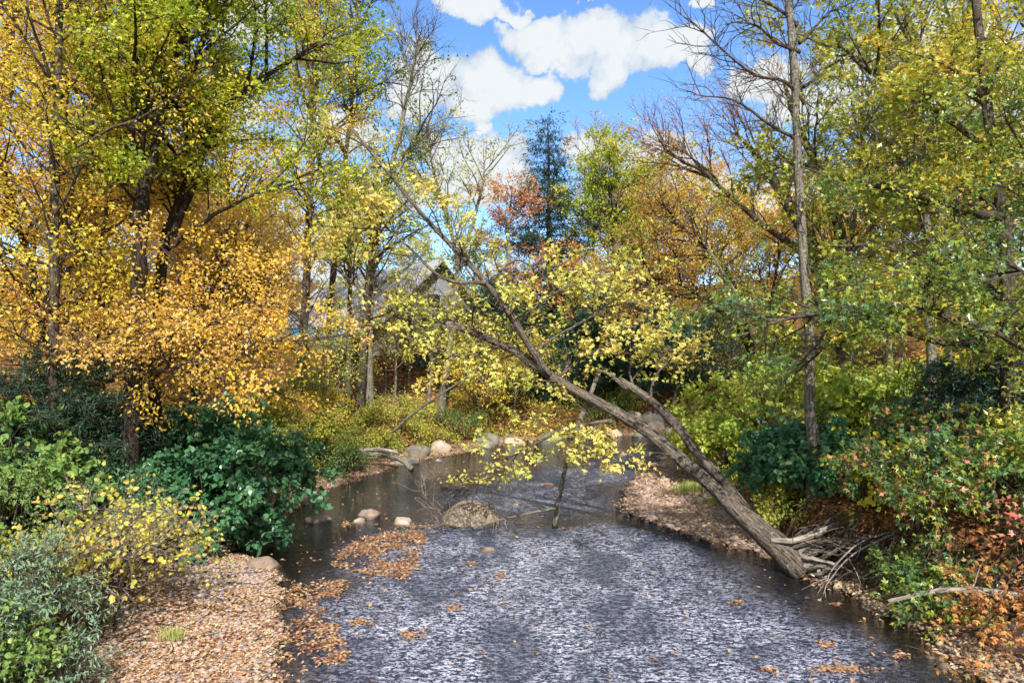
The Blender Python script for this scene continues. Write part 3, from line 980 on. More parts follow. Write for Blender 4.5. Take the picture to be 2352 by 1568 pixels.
fr_spots = [(1500, 985), (1545, 992), (1590, 985), (1470, 1003), (1690, 978), (1720, 972), (1600, 960), (1650, 965), (1560, 970), (1500, 960), (1450, 960), (1700, 990), (1530, 1008), (1120, 1012), (1010, 1030), (960, 1040)]
for i, (px, py) in enumerate(fr_spots):
    g = ground_at(px, py + 6)
    s = g[1] / F0
    w = rk.uniform(16, 30) * s
    V, F = rock_shape(3, 100 + i, w, w * .9, w * .75)
    o = mesh_obj('far_bank_stone', V, F, MAT['rockmoss'] if i % 2 else MAT['rock'])
    o.location = (g[0], g[1], g[2] + w * .2)
    lab = ['behind the second leaning stem', 'just left of the slanting far trunk', 'at the foot of the slanting far trunk', 'close above the water left of the leaning stems', 'at the right end of the far stone row', 'last and farthest right in the far stone row', 'higher up the leafy far slope', 'high on the slope behind the flat slab', 'in the middle of the tumbled pile', 'in the upper left of the tumbled pile',
           'seen through the leaning stems, upper', 'right of the large flat slab', 'at the water beneath the leaning stem fork', 'under the golden sapling', 'at the mouth of the undercut left bank', 'near the tip of the fallen logs'][i]
    tagp(o, ('mossy ' if i % 2 else 'bare grey ') + 'far bank stone ' + lab, 'rock', 'tumbled stones along the far bank')

# cobbles: the largest ones on their own, shared meshes
cob = []
for k in range(10):
    V, F = rock_shape(2, 200 + k, 1.0, 0.8, 0.52, rough=0.12, facets=3)
    me_o = mesh_obj('cobble_shape', V, F, MAT['cobble'])
    cob.append(me_o.data)
    bpy.data.objects.remove(me_o)
cobt = []
for k in range(8):
    V, F = rock_shape(2, 240 + k, 1.0, 0.85, 0.62, rough=0.14, facets=3)
    me_o = mesh_obj('cobble_shape', V, F, MAT['cobbletan'])
    cobt.append(me_o.data)
    bpy.data.objects.remove(me_o)


def in_zone(rng, n, x0, x1, y0, y1, test):
    r = []
    while len(r) < n:
        x = rng.uniform(x0, x1, 4000)
        y = rng.uniform(y0, y1, 4000)
        k = test(x, y)
        r += list(zip(x[k], y[k]))
    return np.array(r[:n])


def t_right(x, y):
    dR, dG, dB = zones(x, y)
    return (dR > -0.25) & (dG < 0.1) & (x > 2) & (y > 15.7) & (y < 32)


def t_strip(x, y):
    dR, dG, dB = zones(x, y)
    return (dR > -0.25) & (dG < 0.15) & (x > 5.5) & (y < 14.7)


def t_left(x, y):
    dR, dG, dB = zones(x, y)
    return (dR > -0.1) & (dG < 0.1) & (x < 0) & (y < 16.5)


def t_leftall(x, y):
    dR, dG, dB = zones(x, y)
    return (dR > -0.1) & (dG < 0.1) & (x < 1)


def cobbles(n, box, test, seed, meshes, label, group, s0, s1, name='cobble'):
    r = np.random.default_rng(seed)
    P = in_zone(r, n, *box, test)
    H = height(P[:, 0], P[:, 1])
    for (x, y), z in zip(P, H):
        s = s0 + (s1 - s0) * r.uniform() ** 2.2
        o = bpy.data.objects.new(name, meshes[r.integers(len(meshes))])
        o.location = (x, y, z + s * 0.18)
        o.scale = (s, s * r.uniform(.8, 1.1), s * r.uniform(.75, 1.15))
        o.rotation_euler = (r.normal() * .15, r.normal() * .15, r.uniform(0, 6.3))
        COL.objects.link(o)
        tagp(o, label, 'stone', group)


cobbles(170, (2, 11, 15.7, 31), t_right, 1, cob, 'pinkish grey cobble lying on the wide gravel bar right of the channel', 'cobbles on the right gravel bar', .07, .22)
cobbles(110, (6, 9.5, 9.2, 14.6), t_strip, 2, cobt, 'tan cobble on the narrow stony strip under the root-hung bank', 'cobbles below the right bank', .05, .15)


def scatter_pebbles(name, label, P, seed, s0, s1, mat, sink=0.1, sub=1):
    r = np.random.default_rng(seed)
    n = len(P)
    H = height(P[:, 0], P[:, 1])
    bv, bf = ICO[sub]
    nb = 6
    shp = [rock_shape(sub, 300 + k, 1, .8, .5, rough=.15, facets=2)[0] for k in range(nb)]
    S = np.stack(shp)[r.integers(0, nb, n)]
    sz = (s0 + (s1 - s0) * r.uniform(0, 1, n) ** 2)
    a = r.uniform(0, 6.28, n)
    c, s = np.cos(a), np.sin(a)
    x = S[:, :, 0] * c[:, None] - S[:, :, 1] * s[:, None]
    y = S[:, :, 0] * s[:, None] + S[:, :, 1] * c[:, None]
    V = np.stack([x, y, S[:, :, 2]], -1) * sz[:, None, None] + np.stack([P[:, 0], P[:, 1], H + sz * sink], 1)[:, None, :]
    F = (np.arange(n)[:, None, None] * len(bv) + bf[None]).reshape(-1, 3)
    o = mesh_obj(name, V.reshape(-1, 3), F, MAT[mat], attrs={'rnd': ('POINT', np.repeat(r.uniform(0, 1, n), len(bv)))})
    return tagp(o, label, 'pebbles', None, 'stuff')


rp_ = np.random.default_rng(77)
scatter_pebbles('gravel', 'small pinkish pebbles covering the right gravel bar', in_zone(rp_, 5200, 2, 11, 15.7, 32, t_right), 1, .025, .10, 'cobble')
scatter_pebbles('gravel', 'small tan pebbles between the cobbles below the right bank', in_zone(rp_, 1500, 6, 9.6, 8.5, 14.7, t_strip), 2, .02, .08, 'cobbletan')
scatter_pebbles('gravel', 'small brown pebbles among fallen leaves on the left gravel bar', in_zone(rp_, 5200, -8.2, -3, 8.5, 17, t_left), 3, .02, .07, 'cobble', sink=.35)


def t_bed(x, y):
    dR, dG, dB = zones(x, y)
    return (dR < -0.05) & (dR > -3.0)


scatter_pebbles('river_bed_stones', 'brown stones lying under the shallow water', in_zone(rp_, 1300, -7, 8, 9, 32, t_bed), 4, .04, .16, 'cobbletan', sink=.1)


# fallen leaves
def litter(name, label, P, Z, seed, size, mat, upn=2.0, tmpl=LEAF_OVAL):
    r = np.random.default_rng(seed)
    n = len(P)
    pos = np.stack([P[:, 0], P[:, 1], Z + r.uniform(0.004, 0.03, n)], 1)
    a = r.uniform(0, 6.28, n)
    A = norm(np.stack([np.cos(a), np.sin(a), r.normal(0, .25, n)], 1))
    Nn = norm(r.standard_normal((n, 3)) * 0.5 + np.array([0, 0, upn]))
    V, F, nf = leaves_geo(tmpl, pos, A, Nn, size * r.uniform(.6, 1.3, n))
    o = mesh_obj(name, V, F, MAT[mat], smooth=False, attrs={'rnd': ('FACE', np.repeat(r.uniform(0, 1, n), nf))})
    return tagp(o, label, 'leaves', None, 'stuff')


def t_leftlit(x, y):
    k = t_leftall(x, y)
    sand = np.exp(-(((x + 6.2) / 1.3) ** 2 + ((y - 14.2) / 1.7) ** 2))
    u = np.abs(np.sin(x * 12.9898 + y * 78.233) * 43758.5453) % 1
    dens = 0.35 + 0.65 * sstep(wob(x, y, 1.4, 8), -0.5, 0.5)
    return k & (u > sand * 0.85) & (u < dens + 0.25)


P = in_zone(rp_, 17000, -8.2, -2.5, 8.5, 18.5, t_leftlit)
litter('fallen_leaves', 'brown and orange fallen leaves carpeting the left gravel bar', P, height(P[:, 0], P[:, 1]) + 0.015, 11, .065, 'litter')
P = in_zone(rp_, 5000, -8.0, 3, 18.5, 36, t_leftall)
litter('fallen_leaves', 'orange fallen leaves along the water edge of the left bank', P, height(P[:, 0], P[:, 1]) + 0.015, 12, .10, 'litter')
P = in_zone(rp_, 4200, 2, 11, 15.7, 32, t_right)
litter('fallen_leaves', 'pale orange fallen leaves lying between the right bar pebbles', P, height(P[:, 0], P[:, 1]) + 0.04, 13, .085, 'litter')
P = in_zone(rp_, 2200, 6, 9.8, 8.5, 14.7, t_strip)
litter('fallen_leaves', 'rust coloured fallen leaves on the stony strip under the right bank', P, height(P[:, 0], P[:, 1]) + 0.04, 14, .085, 'litter')


def t_wood(x, y):
    dR, dG, dB = zones(x, y)
    return (dB > 0.05)


P = in_zone(rp_, 23000, -19, 14, 17, 52, lambda x, y: t_wood(x, y) & ((y > 30) | (x < -6)))
litter('fallen_leaves', 'rust brown fallen leaves covering the wooded slope beyond the river', P, height(P[:, 0], P[:, 1]) + 0.02, 15, .17, 'litterdark')
P = in_zone(rp_, 4000, 5, 14, 8, 20, t_wood)
litter('fallen_leaves', 'brown fallen leaves on the floor under the right bank shrubs', P, height(P[:, 0], P[:, 1]) + 0.02, 16, .12, 'litterdark')

# floating rafts of leaves (centre px, half sizes px, count)
rafts = [(870, 1272, 95, 24, 2200, 'large raft of orange leaves caught left of mid stream'), (915, 1305, 46, 20, 700, 'leaf raft tail trailing below the large raft'), (905, 1232, 60, 10, 450, 'thin leaf raft at the foot of the pinkish rock'),
         (800, 1205, 20, 6, 120, 'small leaf clump between the two calm water rocks'), (760, 1300, 40, 8, 260, 'leaf strip floating nearer the gravel bar'), (700, 1395, 120, 26, 1500, 'long leaf raft drifting off the gravel bar tip'),
         (700, 1340, 90, 14, 500, 'scattered leaf band above the long raft'), (750, 1478, 110, 12, 700, 'leaf band across the blue shallows near the bottom'), (690, 1548, 70, 12, 300, 'leaf clump at the bottom edge by the bar'),
         (1920, 1390, 10, 4, 40, 'small leaf cluster off the right bank roots'), (960, 1210, 60, 6, 160, 'leaves against the upstream side of the boulder'),
         (1690, 1385, 16, 6, 50, 'yellow leaf cluster in the riffle right of centre'), (1900, 1482, 18, 7, 70, 'yellow orange leaf cluster in dark water'), (2068, 1505, 16, 8, 90, 'bright yellow leaf heap caught on a stone'),
         (1930, 1538, 60, 8, 220, 'long pale leaf raft near the lower right shallows'), (1040, 1398, 14, 6, 50, 'single orange leaf tuft in mid riffle'), (1080, 1295, 12, 5, 40, 'small orange leaf tuft below the dark flat rock'),
         (1150, 1323, 12, 4, 40, 'orange leaf tuft in the riffle centre'), (945, 1460, 22, 8, 90, 'golden leaf tuft low in the riffle'), (830, 1430, 26, 7, 90, 'golden leaf strip left of the riffle'), (1770, 1540, 20, 5, 50, 'faint leaf patch under the bottom riffle')]
rafts = [q_ for q_ in rafts if q_[1] < 1300 or q_[0] > 720]
rafts = [q_ for q_ in rafts if q_[0] not in (870, 915, 760, 750)]
rr_ = np.random.default_rng(9)
for (px, py, wx_, wy_, n, lab) in rafts:
    q = rr_.standard_normal((n, 2)) * 0.5
    ang = np.arctan2(q[:, 1], q[:, 0])
    rad = np.hypot(q[:, 0], q[:, 1]) * (1 + .35 * np.sin(3 * ang + px) + .2 * np.sin(7 * ang))
    X, Y = [], []
    for k in range(n):
        x, y = gp(px + wx_ * rad[k] * math.cos(ang[k]), py + wy_ * rad[k] * math.sin(ang[k]))
        X.append(x)
        Y.append(y)
    P = np.stack([X, Y], 1)
    o = litter('floating_leaves', lab, P, np.full(len(P), 0.004), int(px), .07, 'wetleaf')
DR1 = np.array([gp(760, 1300), gp(800, 1255), gp(860, 1228), gp(980, 1222), gp(960, 1275), gp(935, 1335), gp(860, 1318), gp(800, 1310)])
DR2 = np.array([gp(585, 1345), gp(640, 1325), gp(760, 1335), gp(860, 1330), gp(780, 1370), gp(800, 1410), gp(760, 1440), gp(800, 1500), gp(700, 1568), gp(600, 1568), gp(560, 1480), gp(600, 1420)])


def drift(poly, lo, seed):
    def t(x, y):
        sd = poly_sd(x + .12 * wob(x, y, 5, seed), y + .25 * wob(x, y, 4, seed + 3), poly)
        v = wob(x, y * .8, 2.1, seed) + .7 * wob(x, y, 5.3, seed + 7)
        u = np.abs(np.sin(x * 912.9898 + y * 578.233) * 43758.5453) % 1
        return (sd < 0.05) & (v + (u - .5) * 1.2 > lo) & (poly_sd(x, y, RIVER) < .1)
    return t


P = in_zone(rp_, 3000, -7, 0, 12, 19, drift(DR1, -.1, 1.0))
litter('floating_leaves', 'large irregular raft of brown-orange leaves stranded left of mid stream', P, np.full(len(P), .004), 61, .075, 'wetleaf')
P = in_zone(rp_, 2000, -7, 0, 9, 17, drift(DR2, .55, 4.0))
litter('floating_leaves', 'broken drifts of brown-orange leaves in the blue shallows beside the left gravel bar', P, np.full(len(P), .004), 62, .075, 'wetleaf')
P = in_zone(rp_, 900, -6.5, 7, 9, 32, lambda x, y: (poly_sd(x, y, RIVER) < -0.05))
litter('floating_leaves', 'single yellow leaves drifting over the whole stream', P, np.full(len(P), .004), 99, .09, 'wetleaf')


# ------------------------------------------------------------------ trees
def plant(name, label, cat, stems, mats, levels, leafs, seed, S=(10, 6, 4, 3), group=None, limbs=10, trunk_name='trunk', rough=.05, K=26):
    """stems: list of (points, r0, r1, K). levels: list of dict for grow. leafs: dict(n,tmpl,size,mat,...)."""
    rng = np.random.default_rng(seed)
    base = np.asarray(stems[0][0][0], float).copy()
    root = empty(name, base, label, cat, group)
    Ps, Rs = [], []
    for st in stems:
        pts, r0, r1 = st[:3]
        c = curve(pts, K, rng, st[3] if len(st) > 3 else 0.02)
        s = np.linspace(0, 1, K)
        R = r0 * (1 - s) ** 0.8 + r1 * (1 - (1 - s) ** 0.8)
        if len(st) > 4:   # root flare
            R = R * (1 + st[4] * np.exp(-s * K / (st[5] if len(st) > 5 else 1.6)))
        Ps.append(c)
        Rs.append(R)
        V, F = tubes(c[None], R[None], S[0], True, rough, rng)
        mesh_obj(trunk_name, V, F, MAT[mats[0]], root, base)
    P = np.stack(Ps)
    R = np.stack(Rs)
    prevs = [(P, R)]
    for li, lv in enumerate(levels):
        lv = dict(lv)
        src = lv.pop('src', -1)
        p, r = prevs[src]
        only = lv.pop('only', None)
        if only is not None:
            p, r = p[only], r[only]
        c, rr = grow(p, r, rng=rng, **lv)
        prevs.append((c, rr))
        sides = S[min(li + 1, len(S) - 1)]
        if li == 0 and limbs:
            order = np.argsort(-rr[:, 0])[:limbs]
            for j in order:
                V, F = tubes(c[j:j + 1], rr[j:j + 1], sides, False)
                mesh_obj('limb', V, F, MAT[mats[0]], root, base)
            rest = np.setdiff1d(np.arange(len(c)), order)
            if len(rest):
                V, F = tubes(c[rest], rr[rest], sides, False)
                mesh_obj('branches', V, F, MAT[mats[0]], root, base)['kind'] = 'stuff'
        else:
            far = li == 2 and len(c) > 400
            kk = built_part(c[:, 0])
            if kk.sum() > 10:
                c, rr = c[kk], rr[kk]
                prevs[-1] = (c, rr)
            V, F = tubes(c[::2] if far else c, rr[::2] if far else rr, 3 if li else sides, False)
            mesh_obj('twigs', V, F, MAT[mats[1]], root, base)['kind'] = 'stuff'
    if leafs:
        lf = leafs if isinstance(leafs, list) else [leafs]
        for L_ in lf:
            L_ = dict(L_)
            src = L_.pop('src', -1)
            n = L_.pop('n')
            nm = L_.pop('name', 'crown')
            m = MAT[L_.pop('mat')]
            t_ = L_.pop('tmpl', LEAF_OVAL)
            sz = L_.pop('size')
            pp = prevs[src][0]
            leaf_obj(nm, pp, n, rng, t_, sz, m, root, base, **L_)
    return root


def keep_trunk(p):
    px = 1176 + p[:, 0] / p[:, 1] * F0
    py = 784 - (p[:, 2] - CAM_Z) / p[:, 1] * F0
    u = np.abs(np.sin(p[:, 0] * 91.7 + p[:, 2] * 47.3) * 4375.85) % 1
    return ~((np.abs(px - 1855) < 32) & (p[:, 1] < 16.3) & (u < .8))


def keep_house(p):
    px = 1176 + p[:, 0] / p[:, 1] * F0
    py = 784 - (p[:, 2] - CAM_Z) / p[:, 1] * F0
    u = np.abs(np.sin(np.floor(p[:, 0] * 2.3) * 91.7 + np.floor(p[:, 2] * 2.3) * 47.3) * 4375.85) % 1
    return ~((px > 660) & (px < 1015) & (py > 585) & (py < 800) & (p[:, 1] < 44) & (u < .5))


def tree(name, label, stems_px, r0, r1, leaf, size, n, seed, mats=('bark', 'twig'), M=(26, 170, 900), L=(4.0, 1.7, .7), t0=.28, ang=(52, 50, 45), up=(.25, .12, .0),
         tmpl=LEAF_OVAL, shape=None, flat=(0, .5, .6), bend=(.02, -.01, -.02), limbs=8, group=None, bias=None, extra=None, spread=.1, base_ground=True, cat='tree', wig=(.13, .18, .2), droop=.3, keep=None, rr=(1, .9, .8)):
    k0 = keep
    keep = (lambda p: keep_house(p) & k0(p)) if k0 else keep_house
    stems = []
    for st in stems_px:
        pts = [at(*p) for p in st]
        stems.append((pts, r0 * (1, .7, .42, .42, .42)[len(stems)], r1 * (1, 1, .6, .6, .6)[len(stems)], .03, .5))
    if base_ground:
        p0 = stems[0][0][0]
        z = h1(p0[0], p0[1])
        for s in stems:
            if abs(s[0][0][2] - p0[2]) < 0.3:
                s[0][0] = np.array([s[0][0][0], s[0][0][1], z - .1])
    if shape is None:
        shape = lambda t: 0.5 + 0.9 * np.sin(np.clip((t - t0) / (1 - t0) * .85 + .1, 0, 1) * PI)
    lv = [dict(M=M[0], t0=t0, t1=.98, ang=ang[0], L=L[0], shape=shape, up=up[0], bend=bend[0], wig=wig[0], K=9, rr=rr[0], flat=flat[0], bias=bias),
          dict(M=M[1], t0=.15, t1=.97, ang=ang[1], L=L[1], up=up[1], bend=bend[1], wig=wig[1], K=5, rr=rr[1], flat=flat[1]),
          dict(M=M[2], t0=.1, t1=.97, ang=ang[2], L=L[2], up=up[2], bend=bend[2], wig=wig[2], K=3, rr=rr[2], flat=flat[2], tip=.002)]
    lf = None
    if leaf:
        lf = [dict(n=n, tmpl=tmpl, size=size, mat=leaf, spread=spread, droop=droop, keep=keep)]
        if extra:
            lf += [dict(e, keep=keep) for e in extra]
    return plant(name, label, cat, stems, mats, lv, lf, seed, group=group, limbs=limbs)


def conifer(name, label, px, top, base, Y, Wm, seed, mat='needle', n=16000, size=.34, M=110, group=None, M2=1400, r0=.28, spread=.06, pw=.8, t0=.04):
    rng = np.random.default_rng(seed)
    x, _, zt = at(px, top, Y)
    z0 = h1(x, Y)
    pts = [(x, Y, z0 - .1), (x + .1, Y, (z0 + zt) / 2), (x, Y, zt)]
    lv = [dict(M=M, t0=t0, t1=.995, ang=96, angv=6, L=Wm, shape=lambda t: np.clip(1.04 - t, .03, 1) ** pw, up=.0, bend=.05, wig=.05, K=7, rr=.55, flat=0),
          dict(M=M2, t0=.12, t1=.98, ang=58, angv=8, L=Wm * .22, up=-.05, bend=-.02, wig=.08, K=3, rr=.5, flat=.75, tip=.002)]
    lf = [dict(n=n, tmpl=LEAF_NEEDLE, size=size, mat=mat, spread=spread, upn=1.2, droop=.15, t0=.0)]
    return plant(name, label, 'tree', [(pts, r0, .01, .01)], ('bark', 'bark'), lv, lf, seed, S=(8, 4, 3, 3), group=group, limbs=0)


def copy_plant(src, px, top, Y, label, mat=None, seed=0, h0=None):
    r = np.random.default_rng(seed)
    c = src.copy()
    COL.objects.link(c)
    x, _, zt = at(px, top, Y)
    z0 = h1(x, Y)
    k = (zt - z0) / h0
    c.location = (x, Y, z0 - .1)
    c.rotation_euler = (0, 0, r.uniform(0, 6.28))
    c.scale = (k * r.uniform(.9, 1.12), k * r.uniform(.9, 1.12), k)
    c['label'] = label
    for ch in src.children:
        d = ch.copy()
        COL.objects.link(d)
        d.parent = c
        if mat and (ch.name.startswith('crown')):
            d.material_slots[0].link = 'OBJECT'
            d.material_slots[0].material = MAT[mat]
    return c


# --- the leaning maple over the water
lean_s = [
    ([at(1838, 1312, 14.7), at(1775, 1242, 14.9), at(1695, 1173, 15.3), at(1632, 1107, 15.7), at(1569, 1061, 15.9), at(1512, 1011, 16.2), at(1435, 957, 16.6), at(1344, 909, 17.0), at(1270, 866, 17.3), at(1190, 812, 17.5), at(1100, 768, 17.6), at(1010, 735, 17.7), at(900, 716, 17.8)], .15, .065, .006, 1.05, 6.7),
    ([at(1715, 1172, 15.25), at(1650, 1094, 15.6), at(1600, 1040, 15.8), at(1563, 988, 16.0), at(1520, 943, 16.3), at(1481, 911, 16.6), at(1445, 888, 16.8), at(1420, 872, 16.9)], .12, .085, .005),
    ([at(1262, 862, 17.3), at(1225, 810, 17.2), at(1185, 745, 17.1), at(1120, 655, 17.0), at(1050, 578, 17.0), at(975, 500, 17.0), at(900, 408, 17.0), at(800, 290, 17.1)], .10, .025, .004),
    ([at(1060, 755, 17.6), at(960, 745, 17.2), at(870, 700, 17.0), at(800, 640, 17.0), at(735, 585, 17.0)], .06, .015, .006),
    ([at(1420, 965, 16.7), at(1370, 970, 16.9), at(1300, 985, 17.1), at(1230, 1018, 17.3), at(1160, 1055, 17.5), at(1080, 1085, 17.6), ], .06, .012, .008),
    ([at(1130, 650, 17.0), at(1020, 640, 16.6), at(930, 560, 16.4), at(860, 500, 16.4)], .05, .012, .006),
    ([at(1150, 795, 17.6), at(1120, 803, 17.3), at(1070, 818, 17.1), at(1000, 800, 17.0), at(900, 760, 16.9)], .05, .012, .006),
    ([at(1440, 892, 16.8), at(1400, 860, 16.8), at(1370, 848, 16.8)], .06, .012, .003),
    ([at(1500, 948, 16.5), at(1500, 880, 16.9), at(1540, 830, 17.3), at(1600, 790, 17.6)], .035, .008, .01),
    ([at(1280, 868, 17.3), at(1340, 820, 17.6), at(1400, 790, 17.9), at(1480, 770, 18.2)], .04, .008, .01),
    ([at(1185, 745, 17.1), at(1250, 690, 17.2), at(1330, 650, 17.4), at(1390, 650, 17.6)], .04, .008, .01),
    ([at(1460, 905, 16.7), at(1450, 840, 17.2), at(1500, 800, 17.6), at(1590, 810, 17.9)], .03, .008, .01),
    ([at(1120, 655, 17.0), at(1180, 600, 17.0), at(1230, 620, 17.2), at(1330, 700, 17.5)], .03, .008, .01),
    ([at(1225, 810, 17.2), at(1300, 760, 17.3), at(1420, 700, 17.6), at(1560, 690, 18.0)], .035, .008, .01),
    ([at(900, 408, 17.0), at(840, 430, 17.0), at(780, 470, 17.0), at(720, 500, 17.2)], .02, .006, .01),
    ([at(1560, 1045, 16.0), at(1500, 1040, 15.8), at(1440, 1035, 15.7), at(1400, 1030, 15.7)], .02, .006, .01),
]


def keep_lean(p):
    px = 1176 + p[:, 0] / p[:, 1] * F0
    py = 784 - (p[:, 2] - CAM_Z) / p[:, 1] * F0
    clear = np.zeros(len(p), bool)
    for (ax, ay, bx, by) in ((1262, 862, 1185, 745), (1185, 745, 1050, 578), (1050, 578, 900, 408), (1270, 866, 1100, 768)):
        ex, ey = bx - ax, by - ay
        t = np.clip(((px - ax) * ex + (py - ay) * ey) / (ex * ex + ey * ey), 0, 1)
        clear |= (np.hypot(px - ax - t * ex, py - ay - t * ey) < 17) & (p[:, 1] < 17.6)
    uu = np.abs(np.sin(np.floor(p[:, 0] * 3) * 91.7 + np.floor(p[:, 2] * 3) * 47.3) * 4375.85) % 1
    clear |= (px > 860) & (px < 1010) & (py > 585) & (py < 690) & (uu < .6)
    clear |= (px > 700) & (px < 860) & (py > 600) & (py < 860) & (uu < .6)
    return ~clear & ~((px > 1640) & (py > 780)) & ~((px > 1330) & (py > 905) & (py < 960 + (px - 1330) * .3)) & (py < 1120)


lv = [dict(M=96, t0=.12, t1=.98, ang=55, L=1.35, up=.15, bend=0, wig=.14, K=7, rr=.9, flat=.35, only=[2, 3, 4, 5, 6, 8, 9, 10, 11, 12, 13, 14, 15]),
      dict(M=34, t0=.62, t1=.99, ang=55, L=1.5, up=.2, bend=0, wig=.14, K=7, rr=.9, flat=.35, src=0, only=[0]),
      dict(M=480, t0=.1, t1=.98, ang=50, L=.75, up=.05, bend=-.02, wig=.18, K=5, rr=.9, flat=.55, src=1),
      dict(M=160, t0=.1, t1=.98, ang=50, L=.75, up=.05, bend=-.02, wig=.18, K=5, rr=.9, flat=.55, src=2)]
lf = [dict(n=7600, fine=1, tmpl=LEAF_MAPLE, size=.098, mat='yellow', spread=.09, src=3, droop=.35, keep=keep_lean),
      dict(n=2000, fine=1, tmpl=LEAF_MAPLE, size=.098, mat='yellow', spread=.09, src=4, droop=.35, keep=keep_lean)]
lean = plant('leaning_maple', 'yellow-leaved tree leaning far out over the river from exposed roots on the right bank', 'tree', lean_s, ('barklean', 'twig'), lv, lf, 3, S=(14, 5, 4, 3), limbs=0, rough=.06)
lb = np.array(lean_s[0][0][0])
# exposed roots of the leaning tree
rg = np.random.default_rng(31)
for k, rt in enumerate([
        [(1800, 1262, 14.9), (1850, 1225, 15.0), (1900, 1200, 15.2), (1960, 1190, 15.6)],
        [(1810, 1275, 14.8), (1870, 1245, 14.8), (1930, 1235, 14.9), (1990, 1238, 15.2)],
        [(1820, 1285, 14.7), (1880, 1268, 14.6), (1940, 1262, 14.6), (2000, 1275, 14.9)],
        [(1830, 1300, 14.6), (1880, 1290, 14.4), (1905, 1270, 14.4), (1925, 1228, 14.6)],
        [(1840, 1310, 14.6), (1880, 1300, 14.3), (1920, 1300, 14.3), (1960, 1320, 14.5)],
        [(1850, 1318, 14.6), (1885, 1318, 14.2), (1915, 1300, 14.2), (1935, 1290, 14.4)],
        [(1765, 1246, 14.9), (1800, 1250, 14.7), (1828, 1240, 14.8), (1900, 1196, 15.2)]]):
    c = curve([at(*p) for p in rt], 14, rg, .02)
    R = np.linspace(.10 if k < 4 else .06, .02, 14) * rg.uniform(.8, 1.1)
    V, F = tubes(c[None], R[None], 8, True, .08, rg)
    mesh_obj('root', V, F, MAT['deadwood' if k in (3, 6) else 'barklean'], lean, lb)
V, F = ICO[3]
fz = np.array([mnoise.fractal(Vector(v * 2.0), 1.0, 2.0, 5) for v in V])
V = V * (1 + .35 * fz)[:, None] * np.array([.85, .5, .42]) + at(1925, 1275, 15.1)
MAT['soil'] = plain_mat('dark_root_soil', (34, 26, 20), (74, 56, 40), 1.0, 9.0)
mesh_obj('root_plate', V, F, MAT['soil'], lean, lb)
for k in range(26):
    a0 = at(rg.uniform(1790, 1850), rg.uniform(1255, 1315), 14.7)
    e = at(rg.uniform(1880, 2010), rg.uniform(1190, 1340), rg.uniform(14.0, 15.2))
    m1 = a0 * .65 + e * .35 + rg.normal(0, .10, 3)
    m2 = a0 * .3 + e * .7 + rg.normal(0, .14, 3)
    c = curve([a0, m1, m2, e, e + rg.normal(0, .15, 3)], 16, rg, .03)
    R = np.linspace(rg.uniform(.035, .07), .008, 16)
    V, F = tubes(c[None], R[None], 6, True, .1, rg)
    mesh_obj('root', V, F, MAT['barklean' if k % 3 else 'deadwood'], lean, lb)
# fine roots hanging from the undercut bank
rs = []
for k in range(420):
    t = rg.uniform()
    bx, by = 6.5 + 2.9 * t + rg.normal() * .25, 14.9 - 4.6 * t + rg.normal() * .2
    s = np.array([bx + .5, by + .25, h1(bx + .9, by + .5) * rg.uniform(.6, 1.05)])
    e = s + np.array([-rg.uniform(.1, 1.1), -rg.uniform(.1, .7), -rg.uniform(.15, .75)])
    m = (s + e) / 2 + rg.normal(0, .14, 3)
    rs.append(curve([s, m, e], 6, rg, .02))
rs = np.array(rs)
V, F = tubes(rs, np.repeat(np.linspace(.013, .004, 6)[None], len(rs), 0) * rg.uniform(.5, 1.6, (len(rs), 1)), 3, False)
tagp(mesh_obj('hanging_roots', V, F, MAT['twig']), 'tangle of fine brown roots and dead twigs hanging from the undercut right bank', 'roots', None, 'stuff')

# --- dead pole hanging through the leaning tree, with its side branch
dp = [at(1372, 862, 17.2), at(1352, 920, 17.15), at(1325, 985, 17.3), at(1300, 1070, 17.8), at(1285, 1140, 18.2), at(1274, 1212, 18.4)]
pl = plant('hanging_dead_trunk', 'snapped mossy dead trunk hanging nearly upright from the leaning tree into the riffle', 'dead tree',
           [(dp, .055, .075, .004), ([at(1280, 1165, 18.2), at(1230, 1175, 18.3), at(1160, 1190, 18.2), at(1110, 1204, 18.0), at(1060, 1208, 17.9), at(1000, 1198, 17.7)], .035, .012, .004),
            ([at(1110, 1203, 18.0), at(1060, 1180, 17.8), at(1010, 1170, 17.6), at(960, 1120, 17.4)], .014, .004, .006)],
           ('barkgrey', 'twigpale'), [dict(M=46, t0=.3, t1=.98, ang=60, L=.8, up=.25, wig=.22, K=6, rr=.35, only=[1, 2]), dict(M=90, t0=.2, t1=.98, ang=45, L=.35, up=.1, wig=.2, K=4, rr=.4)], None, 17, limbs=0, S=(8, 3, 3, 3))
plant('dead_twigs', 'bare brown twig spray dangling in front of the far channel beside the hanging trunk', 'branch',
      [([at(1200, 1030, 17.4), at(1150, 1085, 17.5), at(1095, 1110, 17.5), at(1050, 1120, 17.5)], .02, .006, .01)], ('twig', 'twig'),
      [dict(M=40, t0=.1, t1=.98, ang=55, L=.8, up=-.25, wig=.25, K=6, rr=.35), dict(M=110, t0=.2, t1=.98, ang=45, L=.35, up=-.1, wig=.2, K=4, rr=.4)],
      dict(n=420, tmpl=LEAF_MAPLE, size=.10, mat='yellow', spread=.06, src=1, keep=lambda p: 784 - (p[:, 2] - CAM_Z) / p[:, 1] * F0 < 1108), 19, limbs=0, S=(6, 3, 3, 3))

